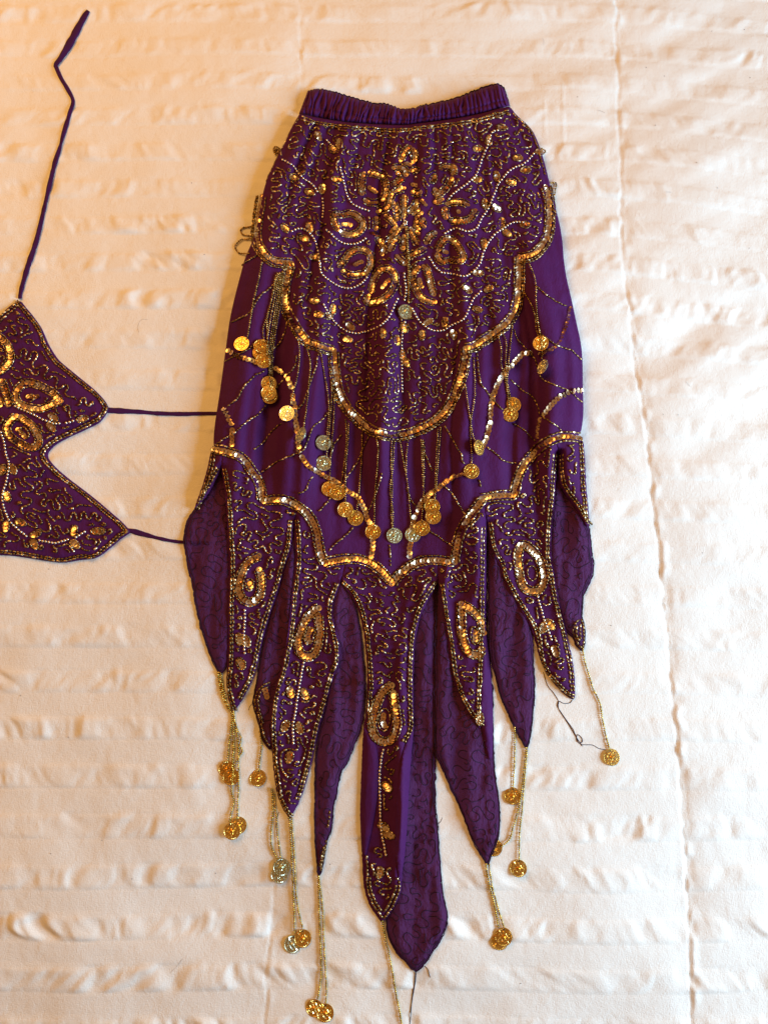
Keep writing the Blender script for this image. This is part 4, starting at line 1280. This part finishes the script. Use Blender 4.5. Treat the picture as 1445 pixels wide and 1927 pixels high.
strand(TA, [[(989, 1413), (984, 1460), (977, 1510), (964, 1560), (958, 1580), (943, 1592)]], [((929, 1595, 0, 0, True), 0)], rad=R_T)
strand(TA, [[(991, 1413), (986, 1470), (982, 1520), (977, 1570), (976, 1617)]], [((975, 1634), 0)], rad=R_T)
strand(TA, [[(1096, 1226), (1101, 1250), (1109, 1275), (1116, 1298), (1128, 1323), (1132, 1348), (1137, 1374), (1142, 1395), (1146, 1409)]], [((1150, 1425), 0)], rad=R_T)

# loose sewing threads
TH = [[(1022, 1265), (1030, 1290), (1042, 1305), (1051, 1320)], [(1076, 1317), (1073, 1322), (1065, 1324), (1058, 1323), (1051, 1319), (1048, 1328), (1055, 1340), (1066, 1356), (1078, 1373), (1086, 1392), (1094, 1398), (1095, 1390), (1086, 1382), (1085, 1394), (1094, 1401), (1115, 1402), (1125, 1408), (1139, 1411)],
      [(1051, 1320), (1050, 1332), (1058, 1346), (1070, 1364), (1082, 1384), (1095, 1404)]]
cords('loose_thread', [catmull(t) for t in TH], skirt, 0.32 * MM, M_THREAD, step=3)
cords('loose_thread', [catmull(t) for t in [[(781, 1829), (780, 1850), (776, 1871), (773, 1905), (770, 1940)], [(783, 1829), (781, 1850), (777, 1872), (772, 1905)], [(799, 1818), (805, 1824), (809, 1839)]]], skirt, 0.3 * MM, M_THREAD, step=3)
cords('loose_thread', [catmull(t) for t in [[(468, 1336), (470, 1330), (475, 1324)], [(525, 1528), (520, 1545), (519, 1558)], [(822, 1552), (829, 1546), (832, 1538)]]], skirt, 0.22 * MM, M_THREAD, step=3)

# ------------------------------------------------------------------ the halter top
TR = [(37, 562), (47, 576), (61, 592), (79, 617), (90, 646), (108, 675), (122, 687), (155, 714), (180, 734), (200, 756), (205, 770), (191, 792), (180, 799), (155, 811), (126, 824), (101, 838), (86, 856), (101, 876), (126, 898), (153, 918), (180, 939), (209, 964), (230, 982), (243, 997), (246, 1002), (228, 1013), (203, 1035), (180, 1052), (153, 1053), (119, 1060), (90, 1056), (70, 1053), (36, 1047), (0, 1044)]
TOPP = soften(TR + [(-60, 1046), (-140, 1046), (-230, 1050), (-330 + 20, 1040), (-310, 1000), (-240, 900), (-310, 780), (-250, 700), (-177, 562), (-140, 600), (-70, 652), (-25, 625), (0, 592)], 85)
H = lay(TOPP, 3.6, edge=0.3, ew=22, thick=0.7, relief=lambda x, y: 0.8 * vn(x / 45, y / 60, 81))
tp = cloth('front_panel', TOPP, H, M_PURPLE, top, spacing=4.0, wall=H_QUILT)
ta = lambda pts: Z(pts, 0, 540, 5.558)
tb = lambda pts: Z(pts, 0, 790, 5.558)
TPET = [ta([(640, 1195), (590, 1140), (520, 1085), (450, 1045), (385, 1020), (310, 1000), (240, 1015), (180, 1080), (170, 1150), (200, 1210), (270, 1250), (340, 1270), (430, 1275), (510, 1250), (590, 1210), (640, 1195)]),
        [(31, 783), (22, 790), (14, 803), (16, 815), (24, 825), (36, 832), (48, 840), (62, 843), (72, 838), (74, 826), (68, 812), (60, 800), (49, 792), (38, 784)],
        [(-6, 632), (4, 638), (14, 648), (20, 662), (20, 678), (12, 688), (3, 697), (-8, 700)], [(4, 716), (8, 724), (12, 738), (16, 752), (17, 762)], [(-12, 756), (-2, 752), (0, 762)]]
TIN = [ta([(300, 1145), (400, 1150)]), tb([(190, 100), (270, 180)]), [(-10, 662), (-4, 668)]]
TLEAF = [(101, 785, 30), (156, 788, -15), (97, 804, 45), (25, 883, 60), (5, 884, -70), (14, 934, 70), (39, 983, 20), (12, 991, 100), (68, 1005, -30), (65, 1024, 60), (140, 999, 105), (142, 1024, 45), (182, 1000, -4), (188, 1000, -4)]
TPE = [[(27, 763), (38, 769), (54, 776), (66, 781), (76, 787), (94, 794), (105, 797), (115, 797)], [(122, 797), (131, 795), (141, 791)],
       tb([(5, 110), (30, 180), (50, 260), (62, 350), (90, 420), (100, 500), (88, 550), (75, 620), (55, 700), (35, 750), (25, 810), (35, 880), (55, 950), (100, 1055), (150, 1110), (200, 1150), (250, 1190), (295, 1225)]), tb([(400, 1255), (470, 1270), (520, 1280), (560, 1290), (640, 1272), (730, 1245)]), tb([(780, 1238), (850, 1195), (905, 1162)])]
tpc = [catmull(p) for p in TPET]
sequins_single(tpc, tp, pitch=5.8, r=0.92, tilt=14, rnd=6)
sequins_single([np.array(p, float) for p in TIN], tp, pitch=4.6, r=0.85)
sequins_single([np.array(leaf_path(*l)) for l in TLEAF], tp, pitch=4.6, r=0.9)
tpe = [catmull(p) for p in TPE]
pearls('pearl_beading', tpe, tp, pitch=6.4, rad=1.45 * MM)
edge_t = catmull(TR)
eb = [offset(edge_t, 4.0), offset(edge_t, 8.2), catmull([(-25, 631), (0, 597), (18, 582), (36, 567)]), catmull([(-20, 636), (3, 602), (20, 588), (36, 574)]), catmull([(-25, 631), (-70, 658), (-140, 606), (-176, 568)]), catmull([(-4, 1039), (-70, 1041), (-140, 1041), (-230, 1045), (-302, 1036)])]
bugles('edge_beading', eb, tp, pitch=7.6, rad=1.0 * MM)
d = []
for p in tpc:
    d += [offset(p, 6.8), offset(p, -6.8)]
for x, y, a in TLEAF:
    d.append(drop(x, y, 11.5, 6.8, a))
bugles('bead_outline', d, tp, pitch=6.8, rad=0.86 * MM)
block(tpc, 11); block([np.array(leaf_path(*l)) for l in TLEAF], 9); block(tpe, 6); block(eb, 8)
v = vermicelli(TOPP, gap=6.2, margin=7, wave=58, amp=1.7, tries=9000)
bugles('bead_embroidery', v, tp, pitch=8.2, rad=0.98 * MM)

# ------------------------------------------------------------------ lint and hairs on the bedspread
LINT_H = [[(1089, 50), (1094, 55), (1098, 60)], [(1122, 207), (1130, 209), (1137, 212)], [(58, 166), (62, 169), (64, 172)], [(1020, 72), (1023, 78), (1022, 84)], [(344, 1804), (332, 1820), (318, 1832), (306, 1840), (292, 1843)], [(1246, 362), (1254, 361), (1262, 362)], [(1186, 396), (1190, 398), (1195, 396)], [(262, 626), (260, 614), (266, 602), (278, 601)], [(1290, 718), (1294, 724), (1298, 727)]]
cords('lint', [catmull(l) for l in LINT_H], quilt, 0.065 * MM, M_THREAD, step=2.5, H=H_QUILT, lift=1.0)
SPK = [(1087, 178), (1404, 47), (1342, 51), (1351, 350), (1253, 135), (1218, 119), (1413, 462), (358, 339), (384, 479), (124, 1389), (93, 1608), (245, 1657), (402, 1648), (620, 1628), (1151, 1177), (1323, 1040), (85, 1070), (1277, 779), (1249, 778), (33, 1310), (188, 1584), (980, 1855), (1310, 305), (1415, 138), (1235, 230)]
A = P(np.array([s[0] for s in SPK], float), np.array([s[1] for s in SPK], float), 0.0); A[:, 2] = [float(sample(H_QUILT, np.array([s[0]]), np.array([s[1]]))[0]) + 0.2 * MM for s in SPK]
stuff(link('lint', segs_mesh('lint', A, A + np.array([0.9 * MM, 0.3 * MM, 0]), 0.32 * MM, SEEDB), M_THREAD, quilt))
